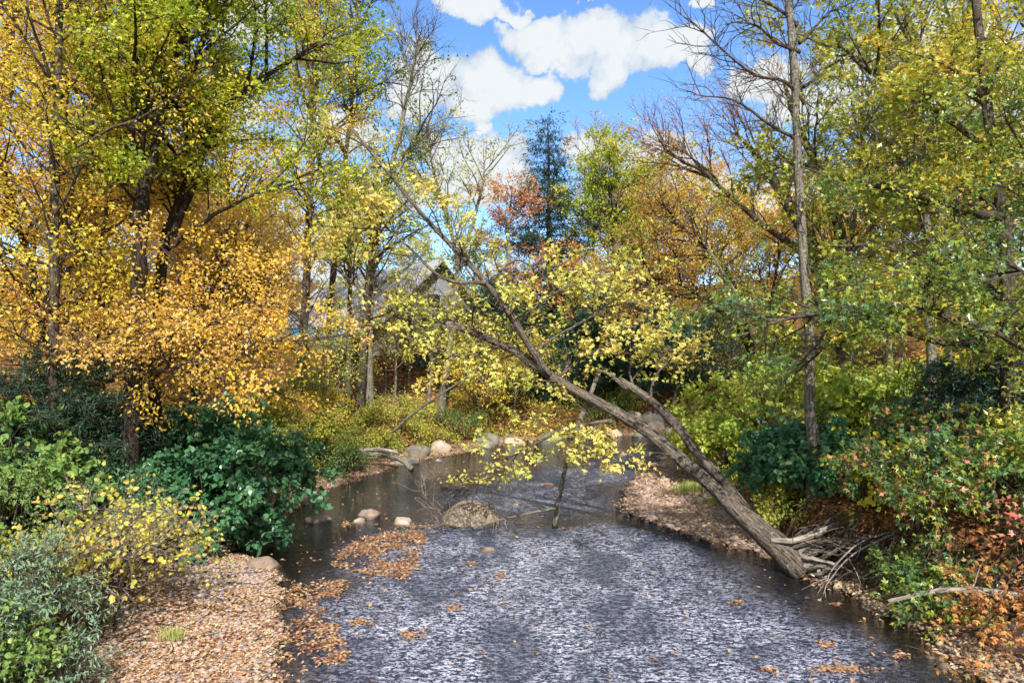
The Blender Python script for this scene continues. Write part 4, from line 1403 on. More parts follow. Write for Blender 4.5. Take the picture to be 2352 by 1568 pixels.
# --- left side
tree('tall_maple', 'slim dark-trunked golden tree rising at the far left, full height of the picture', [[(122, 1075, 14.8), (124, 800, 14.8), (128, 500, 14.8), (132, 200, 14.9), (138, -120, 15)]], .11, .06, 'gold', .10, 9000, 101,
     mats=('bark', 'twig'), M=(40, 260, 1300), L=(2.4, 1.2, .6), t0=.2, flat=(.3, .6, .7), rr=(.6, .8, .8))
tree('big_green_maple', 'large double-stemmed maple with green leaves turning yellow and a thick black trunk', [[(296, 985, 15.6), (305, 800, 15.6), (312, 600, 15.6), (318, 430, 15.6), (312, 250, 15.6), (322, 60, 15.6), (330, -160, 15.6)],
     [(312, 520, 15.6), (345, 380, 15.7), (372, 250, 15.8), (402, 80, 15.9), (410, -140, 16)]], .19, .05, 'greenmaple', .10, 15000, 102, tmpl=LEAF_LOBED,
     mats=('barkdark', 'bark'), M=(46, 330, 1500), L=(2.6, 1.15, .5), t0=.45, up=(.25, .1, 0), flat=(.2, .65, .7))
tree('slanting_green_maple', 'dark maple trunk slanting right behind the black double trunk, broad green boughs', [[(350, 960, 17), (372, 600, 17), (408, 460, 17), (430, 300, 17), (428, 120, 17), (432, -180, 17)],
     [(392, 540, 17), (440, 450, 17), (505, 270, 17), (640, 150, 17.3), (735, 90, 17.5)], [(385, 570, 17), (440, 520, 16.8), (520, 470, 16.6), (620, 430, 16.4), (730, 385, 16.2)]], .14, .035, 'greenmaple', .10, 19000, 103, tmpl=LEAF_LOBED,
     mats=('barkdark', 'bark'), M=(46, 360, 1600), L=(2.4, 1.2, .52), t0=.30, up=(.2, .1, 0), flat=(.3, .65, .7))
tree('orange_beech', 'orange beech in front of the black trunks with layered sprays hanging over the dark shrubs', [[(225, 1010, 16.8), (228, 850, 16.8), (215, 700, 16.8), (220, 560, 16.8), (240, 400, 16.8)],
     [(228, 850, 16.8), (330, 790, 15.9), (430, 740, 15), (540, 700, 14.8), (640, 690, 14.6)], [(228, 880, 16.8), (340, 850, 15.2), (440, 820, 14.6), (560, 800, 14.2), (660, 770, 14)]], .11, .02, 'orange', .095, 19000, 104,
     M=(60, 400, 1800), L=(2.0, 1.0, .5), t0=.1, up=(.08, .0, -.02), flat=(.5, .75, .75), limbs=8)
tree('orange_beech', 'orange beech at the left edge with dark crooked limbs, left of the slim tall trunk', [[(95, 1000, 17), (98, 850, 17), (92, 700, 17), (60, 560, 17), (20, 420, 17), (-20, 250, 17)],
     [(95, 740, 17), (130, 620, 17), (170, 500, 17.3), (200, 330, 17.5), (215, 150, 17.7)]], .14, .03, 'orange', .095, 17000, 105, mats=('barkdark', 'twig'),
     M=(60, 400, 1800), L=(2.3, 1.1, .5), t0=.18, up=(.15, .05, 0), flat=(.4, .7, .7))
tree('golden_tree', 'broad golden tree behind the slim trunk filling the upper left corner', [[(180, 960, 26), (176, 700, 26), (160, 400, 26), (120, 100, 26), (100, -250, 26)], [(176, 700, 26), (250, 450, 26), (300, 200, 26.5), (330, -100, 27)]], .22, .05, 'gold', .15, 22000, 106,
     M=(50, 300, 1500), L=(4.2, 1.8, .8), t0=.22)
tree('golden_tree', 'golden tree with a dark stem at the extreme left edge', [[(-60, 1000, 23), (-50, 700, 23), (-30, 400, 23), (20, 0, 23), (40, -300, 23)]], .2, .04, 'orange', .13, 15000, 107, M=(46, 280, 1300), L=(3.8, 1.6, .7), t0=.15)
tree('golden_tree', 'orange-yellow tree low between the black trunks and the house', [[(540, 985, 27), (535, 760, 27), (530, 560, 27), (520, 380, 27)]], .18, .03, 'gold', .13, 13000, 108, mats=('barkdark', 'twig'), M=(50, 300, 1500), L=(3.4, 1.4, .7), t0=.2)
tree('golden_tree', 'shorter golden tree nearest the dark knotweed, leaves reaching down to it', [[(440, 1000, 22), (450, 850, 22), (480, 700, 22), (520, 560, 22)]], .1, .02, 'orange', .11, 17000, 118, mats=('barkdark', 'twig'), M=(46, 300, 1500), L=(2.6, 1.2, .6), t0=.12, flat=(.4, .7, .7))
tree('tall_ash', 'tall straight dark trunk left of the house, yellow-green crown reaching the top of the picture', [[(672, 1002, 30), (690, 850, 30), (700, 700, 30), (712, 450, 30), (722, 150, 30), (730, -100, 30)]], .24, .06, 'paleyellow', .14, 8000, 109,
     mats=('bark', 'twig'), M=(40, 240, 1200), L=(3.2, 1.5, .7), t0=.48, extra=[dict(n=4500, mat='orange', size=.13, spread=.1, t0=.3)])
tree('tall_green_tree', 'tall grey-green tree whose dense top stands against the blue sky left of the clouds', [[(745, 960, 36), (760, 700, 36), (790, 400, 36), (815, 150, 36), (820, -120, 36)], [(775, 560, 36), (720, 300, 36), (700, 50, 36), (690, -150, 36)]], .2, .04, 'bluegreen', .16, 17000, 110,
     mats=('bark', 'twig'), M=(52, 340, 1700), L=(3.4, 1.7, .8), t0=.52)
tree('sparse_birch', 'half bare tree with pale bent limb and thin green leaves left of the clouds', [[(845, 900, 33), (850, 700, 33), (870, 520, 33), (900, 400, 33), (950, 330, 33), (1000, 280, 33)], [(870, 500, 33), (915, 330, 33), (945, 190, 33), (960, 90, 33)]], .22, .03, 'bluegreen', .13, 7500, 111,
     mats=('barkgrey', 'twig'), M=(36, 230, 1000), L=(2.7, 1.3, .6), t0=.45, ang=(42, 42, 40), flat=(0, 0, 0), keep=lambda p: p[:, 2] < 15.2 - 1.5 * np.sin(p[:, 0] * 3))
tree('sparse_tree', 'thin half bare tree between the sparse birch and the conifer, few leaves on rising twigs', [[(1010, 930, 34), (1040, 720, 34), (1050, 600, 34), (1010, 450, 34), (980, 330, 34)], [(1048, 620, 34), (1080, 520, 34), (1105, 420, 34), (1110, 380, 34)]], .16, .02, 'paleyellow', .14, 2600, 112,
     mats=('barkgrey', 'twig'), M=(34, 260, 1200), L=(2.3, 1.1, .5), t0=.35, ang=(42, 42, 40), flat=(0, 0, 0))
tree('bank_tree', 'left of the two dark trunks standing in front of the house', [[(798, 1000, 33), (800, 860, 33), (802, 700, 33), (800, 560, 33), (790, 400, 33)]], .16, .05, 'paleyellow', .14, 6000, 113, M=(34, 220, 1100), L=(2.6, 1.3, .6), t0=.55)
tree('bank_tree', 'right and thicker of the two dark trunks standing in front of the house', [[(822, 985, 32), (832, 850, 32), (838, 740, 32), (850, 600, 32), (870, 450, 32)]], .22, .05, 'greenmaple', .14, 6000, 114, M=(34, 240, 1100), L=(2.8, 1.4, .6), t0=.55)
for i, (px, Y, top, lab) in enumerate([(700, 31, 560, 'slim dark stem close beside the tall straight trunk'), (905, 37, 640, 'slim stem on the far bank right of the thicker dark trunk'), (985, 38, 700, 'thin grey stem on the leafy slope below the house gable'),
                                       (885, 39, 690, 'short dark stem on the slope in front of the red siding'), (1105, 36, 760, 'slender trunk on the far bank under the small golden crown'), (1180, 36.5, 800, 'slender trunk just right of the small golden crown'),
                                       (620, 34, 600, 'slim dark stem among the orange leaves left of the tall trunk'), (940, 42, 650, 'slender stem on the slope near the house corner')]):
    mt = 'gold' if px == 1105 else 'paleyellow'
    if i < 3:
        BS = globals().setdefault('BS', [])
        BS.append((tree('bank_sapling', lab, [[(px, 1010 if Y < 38 else 940, Y), (px + 4, 850, Y), (px + 10, top, Y)]], .10, .02, mt, .13, 2600, 400 + i, M=(24, 140, 600), L=(1.9, .9, .45), t0=.45, group='saplings on the far bank', mats=('barkgrey', 'twig')),
                   CAM_Z + (784 - top) / F0 * Y - h1((px - 1176) / F0 * Y, Y)))
    else:
        copy_plant(BS[i % 3][0], px, top, Y, lab, mt, 400 + i, BS[i % 3][1])
tree('golden_sapling', 'small golden tree with low horizontal sprays over the far bank', [[(1098, 1003, 35), (1102, 950, 35), (1110, 900, 35), (1120, 850, 35)]], .09, .02, 'gold', .13, 4800, 120, M=(30, 200, 900), L=(2.6, 1.1, .5), t0=.35, flat=(.6, .8, .8), up=(.05, 0, -.04), mats=('barkgrey', 'twig'))
tree('green_sapling', 'light green sapling over the left bank below the tall straight trunk', [[(760, 1020, 29), (752, 940, 29), (745, 870, 29), (750, 800, 29)]], .05, .015, 'knotlight', .11, 4200, 121, M=(30, 200, 900), L=(1.8, .9, .4), t0=.1, flat=(.4, .7, .7), mats=('barkgrey', 'twigpale'))

# --- centre background
conifer('tall_spruce', 'tall dark spruce standing against the clouds at the centre', 1258, 262, 900, 45, 6.0, 201, 'needle', n=38000, size=.30, M=150, M2=2400, pw=1.15)
for i, (px, top, Y, W_, lab) in enumerate([(1130, 640, 42, 3.6, 'dark hemlock behind the crossing yellow stems, left of the spruce'), (1215, 700, 40, 3.8, 'low dark hemlock directly below the tall spruce'), (1330, 590, 44, 4.0, 'dark conifer just right of the tall spruce'),
                                           (1405, 650, 40, 3.2, 'broad dark hemlock behind the middle yellow sprays'), (1500, 660, 41, 3.0, 'dark hemlock right of centre below the golden crowns'), (1570, 740, 42, 3.2, 'shadowy hemlock over the tumbled far bank stones'),
                                           (1050, 790, 43, 2.6, 'low hemlock right of the house'), (1720, 800, 40, 3.0, 'dark hemlock behind the bend of the river'), (1290, 820, 39, 2.0, 'small hemlock at the far bank behind the leaning trunk'), (1640, 690, 43, 3.0, 'dark hemlock above the slanting far bank trunks'), (1060, 700, 45, 3.0, 'dark hemlock just right of the house gable')]):
    if i < 3:
        HEM = globals().setdefault('HEM', [])
        HEM.append((conifer('hemlock', lab, px, top, 900, Y, W_, 210 + i, 'needle' if i % 2 else 'needleblue', n=13000, size=.34, M=90, M2=1100, r0=.18), CAM_Z + (784 - top) / F0 * Y - h1((px - 1176) / F0 * Y, Y)))
    else:
        copy_plant(HEM[i % 3][0], px, top, Y, lab, 'needle' if i % 2 else 'needleblue', 210 + i, HEM[i % 3][1])
tree('rust_maple', 'rust-orange maple overlapping the left side of the tall spruce', [[(1165, 900, 43), (1168, 700, 43), (1165, 560, 43), (1168, 460, 43)], [(1168, 760, 43), (1260, 680, 42), (1300, 620, 42)]], .2, .03, 'rust', .17, 9000, 220, M=(40, 260, 1200), L=(2.2, 1.3, .6), t0=.3, mats=('barkgrey', 'twigred'), flat=(.3, .6, .6))
tree('yellowgreen_tree', 'yellow-green round crown right of the tall spruce', [[(1410, 950, 44), (1415, 700, 44), (1410, 540, 44), (1402, 400, 44)]], .22, .03, 'greenmaple', .2, 12500, 221, M=(44, 280, 1300), L=(3.3, 1.6, .7), t0=.38)
tree('red_tip_tree', 'thin tree with few red leaves at its tip just right of the tall spruce', [[(1370, 950, 47), (1365, 600, 47), (1372, 300, 47)]], .15, .02, 'rust', .16, 1500, 222, M=(40, 240, 1100), L=(2.3, 1.2, .6), t0=.5, mats=('barkgrey', 'twigred'), ang=(40, 40, 40), flat=(0, 0, 0))
for i, (px, top, Y, mt, n, lab) in enumerate([(1500, 430, 50, 'gold', 9500, 'hazy golden crown behind the yellow-green tree'), (1590, 450, 54, 'brownorange', 9500, 'orange-brown crown in the far treeline right of centre'), (1690, 470, 50, 'gold', 9000, 'golden crown deep in the treeline behind the fan of bare twigs'),
                                              (1460, 560, 54, 'paleyellow', 9000, 'pale yellow crown low behind the middle of the river'), (1560, 600, 53, 'gold', 9000, 'warm yellow crown above the far bend'), (1780, 540, 46, 'brownorange', 9000, 'orange crown behind the bare leaning stems'),
                                              (1900, 500, 44, 'gold', 8000, 'golden crown behind the tall grey trunk'), (2040, 520, 42, 'brownorange', 8000, 'orange crown deep behind the oak'), (2200, 480, 40, 'gold', 8000, 'golden crown far behind the right oak'),
                                              (620, 470, 64, 'gold', 8000, 'golden crown behind the house roof'), (420, 430, 40, 'orange', 9000, 'orange crown behind the slanting maple'), (250, 560, 38, 'gold', 9000, 'golden crown in the gap behind the slim trunk'), (60, 620, 36, 'orange', 9000, 'orange crown deep at the left edge'),
                                              (1090, 560, 52, 'dullgreen', 6000, 'dull green tree just right of the house gable'), (950, 560, 58, 'paleyellow', 6000, 'yellow tree rising behind the house')]):
    if i < 4:
        TL = globals().setdefault('TL', [])
        TL.append((tree('treeline_tree', lab, [[(px, 930, Y), (px - 4, 750, Y), (px + 4, 600 if top < 590 else top + 60, Y), (px, top, Y)]], .2, .03, mt, .21, 10500, 500 + i, M=(36, 210, 900), L=(3.4, 1.7, .8), t0=.35, group='trees in the far treeline', limbs=0, mats=('barkgrey', 'twig')),
                   CAM_Z + (784 - top) / F0 * Y - h1((px - 1176) / F0 * Y, Y)))
    else:
        copy_plant(TL[i % 4][0], px, top, Y, lab, mt, 500 + i, TL[i % 4][1])
tree('arching_orange_tree', 'wide orange tree with dark arching limbs right of centre', [[(1760, 960, 31), (1720, 800, 31), (1640, 700, 31), (1540, 640, 31), (1440, 650, 31)], [(1740, 850, 31), (1680, 640, 31), (1600, 540, 31), (1520, 480, 31)], [(1740, 850, 31), (1780, 640, 31), (1800, 500, 31), (1790, 420, 31)]], .17, .03, 'brownorange', .13, 11500, 223,
     mats=('barkdark', 'twigred'), M=(52, 400, 2000), L=(2.5, 1.3, .65), t0=.42, flat=(.2, .4, .4))
tree('bare_twiggy_tree', 'many-stemmed tree fanning reddish bare twigs across the blue sky at right', [[(1940, 965, 27), (1932, 800, 27), (1900, 640, 27), (1820, 480, 27), (1760, 380, 27), (1690, 300, 27)],
     [(1932, 780, 27), (1940, 600, 27), (1900, 440, 27), (1830, 280, 27), (1800, 180, 27)], [(1930, 760, 27), (1860, 600, 27), (1740, 500, 27), (1640, 410, 27), (1570, 340, 27)], [(1932, 780, 27), (2000, 600, 27), (2010, 420, 27), (2030, 260, 27)]], .42, .04, 'rust', .10, 3600, 224,
     mats=('bark', 'twigred'), M=(60, 560, 3200), L=(2.3, 1.3, .7), t0=.4, ang=(38, 36, 34), flat=(0, 0, 0), up=(.2, .12, .06), rr=(1, .7, .5))

# --- right side
tree('tall_grey_tree', 'tall straight grey trunk on the right bank, bare limbs reaching left at the top', [[(1870, 1112, 16.2), (1868, 900, 16.2), (1862, 700, 16.2), (1848, 400, 16.2), (1832, 150, 16.2), (1818, -60, 16.2)]], .13, .075, None, .1, 0, 301,
     mats=('barkgrey', 'twig'), M=(6, 30, 60), L=(.8, .5, .3), t0=.3)
bare_pts = [
    [at(1850, 240, 16.2), at(1800, 190, 16.2), at(1720, 170, 16.2), at(1640, 100, 16.2), at(1580, 40, 16.2)],
    [at(1832, 60, 16.2), at(1790, 20, 16.2), at(1730, -10, 16.2), at(1660, -20, 16.2)],
    [at(1846, 330, 16.2), at(1780, 290, 16.2), at(1700, 230, 16.2), at(1600, 210, 16.2)],
    [at(1838, 120, 16.2), at(1780, 100, 16.1), at(1720, 60, 16), at(1660, 60, 15.9)],
    [at(1836, 100, 16.2), at(1880, 60, 16.4), at(1910, 20, 16.5)],
    [at(1846, 200, 16.2), at(1890, 160, 16.4), at(1920, 140, 16.5)]]
tl = bpy.data.objects['tall_grey_tree']
rngb = np.random.default_rng(41)
LB, LR = [], []
for bpnts in bare_pts:
    c = curve(bpnts, 14, rngb, .03)
    R = np.linspace(.05, .012, 14)
    V, F = tubes(c[None], R[None], 6, False)
    mesh_obj('limb', V, F, MAT['bark'], tl, np.array(tl.location))
    LB.append(c)
    LR.append(R)
c1, r1_ = grow(np.array(LB), np.array(LR), 90, rngb, .15, .98, 45, L=1.1, up=.15, wig=.16, K=7, rr=.5)
V, F = tubes(c1, r1_, 4, False)
mesh_obj('twigs', V, F, MAT['twig'], tl, np.array(tl.location))['kind'] = 'stuff'
c2, r2_ = grow(c1, r1_, 420, rngb, .15, .98, 40, L=.5, up=.15, wig=.16, K=4, rr=.5)
V, F = tubes(c2, r2_, 3, False)
mesh_obj('twigs', V, F, MAT['twig'], tl, np.array(tl.location))['kind'] = 'stuff'

tree('right_oak', 'large oak at the right with a dark knotted trunk and glossy green leaves turning yellow', [[(2320, 980, 15.5), (2316, 800, 15.5), (2312, 600, 15.5), (2300, 450, 15.5), (2270, 250, 15.5), (2240, 0, 15.5), (2200, -250, 15.6)],
     [(2306, 500, 15.5), (2200, 475, 15.9), (2080, 440, 16.4), (1950, 410, 16.9), (1820, 370, 17.3)], [(2316, 700, 15.5), (2200, 790, 15), (2060, 760, 14.6), (1900, 740, 14.2), (1740, 700, 14)],
     [(2310, 620, 15.5), (2150, 600, 16), (2000, 560, 16.6), (1850, 560, 17)], [(2290, 350, 15.5), (2150, 250, 15.8), (2020, 180, 16.3), (1930, 100, 16.6)]], .19, .045, 'oak', .145, 15000, 302, tmpl=LEAF_OAK,
     mats=('bark', 'twig'), M=(64, 460, 1500), L=(1.9, .95, .45), t0=.15, up=(.12, .03, 0), flat=(.35, .6, .6), limbs=10, keep=keep_trunk)
tree('near_oak_bough', 'nearer deep green oak whose boughs cover the middle of the right side', [[(2520, 1000, 13.5), (2440, 900, 13.3), (2330, 800, 13), (2180, 730, 12.8), (2000, 700, 12.8), (1800, 730, 12.8), (1690, 770, 12.8)],
     [(2440, 900, 13.3), (2400, 700, 13), (2300, 600, 12.8), (2150, 590, 12.8), (1980, 640, 12.8)], [(2440, 900, 13.3), (2420, 600, 13), (2380, 420, 13), (2300, 250, 13)]], .065, .015, 'oakdeep', .125, 9500, 303, tmpl=LEAF_OAK,
     mats=('bark', 'twig'), M=(56, 380, 1200), L=(1.5, .8, .4), t0=.2, up=(.05, 0, -.03), flat=(.5, .7, .7), limbs=8, keep=keep_trunk)
tree('yellowing_oak', 'slender oak with yellow and green leaves in the upper right corner', [[(2140, 985, 20), (2135, 700, 20), (2120, 400, 20), (2090, 150, 20), (2060, -150, 20)], [(2130, 600, 20), (2200, 350, 20), (2230, 100, 20), (2240, -150, 20)]], .14, .03, 'oak', .15, 11000, 304, tmpl=LEAF_OAK,
     mats=('barkgrey', 'twig'), M=(46, 300, 1100), L=(2.6, 1.2, .55), t0=.2)
tree('golden_oak', 'orange and gold tree behind the oak at the right edge', [[(2400, 960, 24), (2390, 600, 24), (2370, 200, 24), (2360, -200, 24)]], .2, .04, 'gold', .15, 12000, 305, M=(46, 280, 1300), L=(3.4, 1.5, .7), t0=.25)
tree('green_ash', 'light green tree with a slender pale trunk between the grey trunk and the oak', [[(1962, 975, 24), (1958, 800, 24), (1960, 600, 24), (1980, 350, 24), (1990, 60, 24)]], .11, .03, 'understory', .13, 8500, 306, mats=('barkgrey', 'twig'), M=(40, 260, 1200), L=(2.4, 1.2, .6), t0=.3)
tree('green_ash', 'green and yellow tree with a mottled pale trunk at the right behind the oak boughs', [[(2240, 985, 22), (2240, 750, 22), (2235, 500, 22), (2220, 200, 22)]], .12, .03, 'oakdeep', .14, 10500, 307, mats=('barkgrey', 'twig'), M=(40, 260, 1200), L=(2.6, 1.2, .6), t0=.15)
for i, (pts, r, lab) in enumerate([([(1915, 975, 25), (1850, 900, 25), (1780, 800, 25), (1700, 690, 25), (1640, 600, 25), (1560, 470, 25)], .10, 'pale stem leaning left behind the tall grey trunk'),
                                   ([(1880, 960, 26), (1840, 860, 26), (1780, 720, 26), (1720, 600, 26)], .09, 'shorter pale stem leaning left beside the longer one'),
                                   ([(2065, 990, 22), (2070, 700, 22), (2060, 400, 22), (2040, 150, 22)], .06, 'thin straight pole stem right of the mottled trunk'),
                                   ([(2180, 1000, 19), (2185, 700, 19), (2170, 400, 19), (2130, 100, 19)], .06, 'thin pole stem behind the yellowing oak'),
                                   ([(1648, 950, 37), (1660, 880, 37), (1678, 820, 37), (1690, 700, 37)], .12, 'slanting trunk on the far bank above the flat slab'),
                                   ([(1545, 945, 38), (1552, 900, 38), (1575, 840, 38)], .12, 'short slanting trunk left of the one above the flat slab')]):
    tree('thin_tree', lab, [pts], r, .02, 'paleyellow', .12, 900, 600 + i, M=(22, 120, 500), L=(1.5, .8, .4), t0=.4, mats=('barkgrey', 'twig'), limbs=0)
conifer('right_hemlock', 'dark feathery hemlock at the right edge behind the oak saplings', 2290, 640, 1080, 16.5, 2.3, 240, 'needleblue', n=16000, size=.16, M=90, M2=1500, r0=.09, t0=.02)
conifer('right_hemlock', 'smaller dark hemlock left of the one at the right edge', 2160, 820, 1080, 18.5, 2.0, 241, 'needleblue', n=9000, size=.16, M=70, M2=900, r0=.07, t0=.02)
conifer('left_hemlock', 'dark hemlock around the foot of the slim tall trunk at the left', 110, 800, 1100, 15, 2.3, 242, 'needle', n=15000, size=.15, M=80, M2=1400, r0=.08, t0=.02, pw=.5)
conifer('left_hemlock', 'low dark hemlock at the left edge of the picture', -20, 860, 1100, 14, 1.8, 243, 'needle', n=8000, size=.15, M=60, M2=900, r0=.07, t0=.02, pw=.5)
conifer('left_hemlock', 'small dark hemlock between the slim trunk and the dark knotweed', 250, 920, 1100, 16, 1.6, 244, 'needle', n=8000, size=.15, M=60, M2=900, r0=.06, t0=.02, pw=.5)


# ------------------------------------------------------------------ shrubs
def shrub(name, label, cx, cy, rad, hgt, leaf, size, n, seed, tmpl=LEAF_OVAL, stems=14, lean=(0, 0), mats=('twig', 'twig'), M=(120, 500), L=(.7, .35), spread=.05, droop=.4, arch=.6, ry=None, r0=.018, cat='shrub', group=None, z=None, extra=None, upn=.9, keep=None):
    r = np.random.default_rng(seed)
    ry = ry or rad
    z0 = h1(cx, cy) if z is None else z
    st = []
    for k in range(stems):
        a = r.uniform(0, 2 * PI)
        q = math.sqrt(r.uniform(.02, 1))
        bx, by = cx + rad * .5 * q * math.cos(a), cy + ry * .5 * q * math.sin(a)
        tx, ty = cx + rad * q * math.cos(a) + lean[0], cy + ry * q * math.sin(a) + lean[1]
        hz = hgt * (1 - .35 * q * q) * r.uniform(.75, 1.08)
        bz = max(h1(bx, by), 0.0) if z is None else z0
        b = np.array([bx, by, bz - .05])
        if k == 0:
            b = np.array([cx, cy, z0 - .05])
        m = np.array([bx * .6 + tx * .4, by * .6 + ty * .4, z0 + hz * .75])
        t = np.array([tx, ty, z0 + hz * (1 - arch * .25 * q)])
        t2 = t + np.array([(tx - cx) * .22 * arch, (ty - cy) * .22 * arch, -hgt * .22 * arch * q])
        st.append(([b, m, t, t2], r0 * r.uniform(.6, 1.2), .003, .012))
    lv = [dict(M=M[0], t0=.15, t1=.99, ang=52, L=L[0], up=.05, bend=-.03 * arch, wig=.15, K=4, rr=.5, flat=.2, tip=.0015),
          dict(M=M[1], t0=.1, t1=.99, ang=48, L=L[1], up=0, bend=-.03 * arch, wig=.16, K=3, rr=.45, flat=.4, tip=.001)]
    lf = [dict(n=n, tmpl=tmpl, size=size, mat=leaf, spread=spread, droop=droop, upn=upn, t0=0, keep=keep, name='foliage')]
    if extra:
        lf += extra
    return plant(name, label, cat, st, mats, lv, lf, seed, S=(4, 3, 3, 3), limbs=0, group=group, trunk_name='stem', rough=0, K=9)


BL = lambda n, s=.05: [dict(n=n, mat='blossom', size=s, spread=.06, t0=.7, name='flowers', upn=1.2, tmpl=LEAF_NARROW)]
# left bank
shrub('dark_knotweed', 'large dark green knotweed thicket arching over the left bank water edge', -8.7, 18.0, 2.4, 2.6, 'knotdark', .17, 9500, 701, LEAF_ROUND, stems=34, lean=(.5, -.5), M=(260, 1100), L=(.8, .4), arch=1.2, extra=BL(1400, .06), spread=.06)
shrub('dark_knotweed', 'lower dark green knotweed in front, drooping to the pebbles beside the pale rocks', -7.5, 16.9, 1.1, 1.4, 'knotdark', .16, 3200, 702, LEAF_ROUND, stems=18, lean=(.3, -.3), M=(110, 420), L=(.6, .3), arch=1.3)
shrub('dark_knotweed', 'dark green knotweed behind the yellow shrub, left part of the thicket', -11.0, 17.2, 2.0, 2.2, 'knotdark', .17, 5200, 703, LEAF_ROUND, stems=24, M=(180, 700), L=(.8, .4), arch=1.2, extra=BL(800, .06))
shrub('light_knotweed', 'mid green knotweed clump at the left edge below the dark hemlock', -9.9, 13.6, 1.5, 2.4, 'knotmid', .15, 4600, 704, LEAF_ROUND, stems=22, M=(150, 560), L=(.7, .35), arch=1.1, extra=BL(900, .06))
shrub('flowering_shrub', 'pale plumed green plant at the left edge above the willow', -9.0, 11.6, 1.0, 1.9, 'knotmid', .11, 3200, 705, stems=20, M=(130, 480), L=(.5, .28), extra=[dict(n=3200, mat='blossom', size=.05, spread=.05, t0=.3, name='flowers', tmpl=LEAF_NARROW)])
shrub('green_undergrowth', 'blue green low undergrowth behind the yellow shrub', -9.0, 14.6, 1.5, 1.35, 'knotdark', .09, 5200, 706, stems=26, M=(170, 700), L=(.5, .3))
shrub('yellow_shrub', 'sparse yellow-leaved shrub with many thin grey stems at the edge of the left gravel bar', -7.15, 11.0, 1.3, 2.0, 'shrubyellow', .085, 1250, 707, LEAF_ROUND, stems=40, lean=(.55, .3), mats=('twig', 'twigpale'), M=(240, 560), L=(.75, .35), arch=.2, spread=.02, r0=.014, upn=.2)
shrub('yellow_shrub', 'outer stems of yellow shrub bending right over the mossy boulder', -7.6, 12.9, .85, 1.5, 'shrubyellow', .085, 550, 708, LEAF_ROUND, stems=22, lean=(.4, .2), mats=('twig', 'twigpale'), M=(130, 300), L=(.6, .3), arch=.2, spread=.02, r0=.012, upn=.2)
shrub('green_undergrowth', 'yellow green weeds under the yellow shrub near the left edge', -8.1, 11.4, 1.0, 1.15, 'understory', .085, 3600, 709, stems=22, M=(150, 600), L=(.45, .25))
shrub('grey_willow', 'grey-green narrow-leaved willow in the bottom left corner', -6.9, 9.3, .85, 1.55, 'willow', .095, 4300, 710, LEAF_NARROW, stems=28, M=(190, 760), L=(.5, .3), arch=.3, mats=('twig', 'twig'), spread=.03)
shrub('grey_willow', 'second smaller willow clump reaching toward the bottom of the gravel bar', -5.9, 9.0, .4, .75, 'willow', .085, 1100, 711, LEAF_NARROW, stems=14, M=(70, 260), L=(.3, .2), arch=.3, spread=.03)
shrub('round_leaf_shrub', 'round-leaved green shrub with yellow spots at the very bottom left', -6.6, 8.6, .7, .95, 'knotmid', .07, 2600, 712, LEAF_ROUND, stems=18, M=(120, 480), L=(.35, .22))
# left bank going away
for i, (px, py, rad, hg, mt, n, lab) in enumerate([(650, 1080, 1.5, 2.6, 'understory', 5200, 'yellow green shrub on the left bank just past the dark knotweed'), (720, 1070, 1.1, 1.5, 'understory', 3200, 'low yellow and green shrub at the water edge of the left bank'),
                                                   (610, 1120, 1.0, 1.6, 'knotmid', 3000, 'mid green shrub against the right end of the dark knotweed'), (780, 1090, .7, .8, 'knotmid', 1700, 'small bright green plant hanging over the bank edge'),
                                                   (840, 1050, 1.2, .9, 'understory', 2600, 'low mixed weeds around the fallen logs'), (960, 1035, 1.6, .8, 'understory', 2800, 'low grassy weeds on the far left bank edge'),
                                                   (700, 1010, 1.6, 1.8, 'gold', 3400, 'golden shrub behind the left bank bushes'), (580, 1050, 1.6, 2.2, 'greenmaple', 3600, 'green and gold shrub behind the dark knotweed'),
                                                   (1040, 1010, 1.4, .9, 'dullgreen', 2200, 'dark green plants over the undercut of the far bank'), (900, 1000, 1.8, 1.1, 'understory', 2600, 'weeds on the leafy slope below the house'),
                                                   (1380, 990, 1.3, 1.0, 'dullgreen', 2200, 'mossy green shrub at the far bank beneath the leaning trunk'), (1450, 975, 1.2, 1.0, 'understory', 1800, 'yellow green plants on the stony far bank')]):
    g = ground_at(px, py)
    shrub('bank_shrub', lab, g[0], g[1] + rad * .5, rad, hg, mt, .10, n, 720 + i, stems=20, M=(120, 520), L=(.6, .32), spread=.06)
# right bank
shrub('light_knotweed', 'broad light green and yellow knotweed bank on the right beyond the gravel bar', 10.4, 24.5, 3.6, 2.5, 'knotlight', .15, 11000, 751, LEAF_ROUND, stems=44, M=(320, 1300), L=(.8, .4), arch=1.0, extra=BL(1200, .06), spread=.07)
shrub('light_knotweed', 'yellow knotweed spilling left over the edge of the gravel bar', 7.9, 24.0, 1.8, 1.5, 'knotlight', .16, 4600, 752, LEAF_ROUND, stems=26, lean=(-.4, 0), M=(180, 700), L=(.7, .35), arch=1.2, spread=.06)
shrub('light_knotweed', 'light green knotweed behind the tall grey trunk', 12.8, 21.5, 2.8, 2.3, 'knotlight', .16, 7200, 753, LEAF_ROUND, stems=34, M=(240, 1000), L=(.8, .4), arch=1.0, spread=.06)
shrub('dark_knotweed', 'dark green knotweed mound left of the foot of the tall grey trunk', 7.6, 17.6, 1.35, 1.5, 'knotdark', .16, 4800, 754, LEAF_ROUND, stems=28, M=(180, 700), L=(.6, .35), arch=1.2, lean=(-.2, -.2))
shrub('light_knotweed', 'green bush behind the red oak saplings on the right', 12.5, 17.5, 2.2, 2.4, 'knotmid', .12, 6500, 755, LEAF_ROUND, stems=30, M=(220, 900), L=(.7, .35))
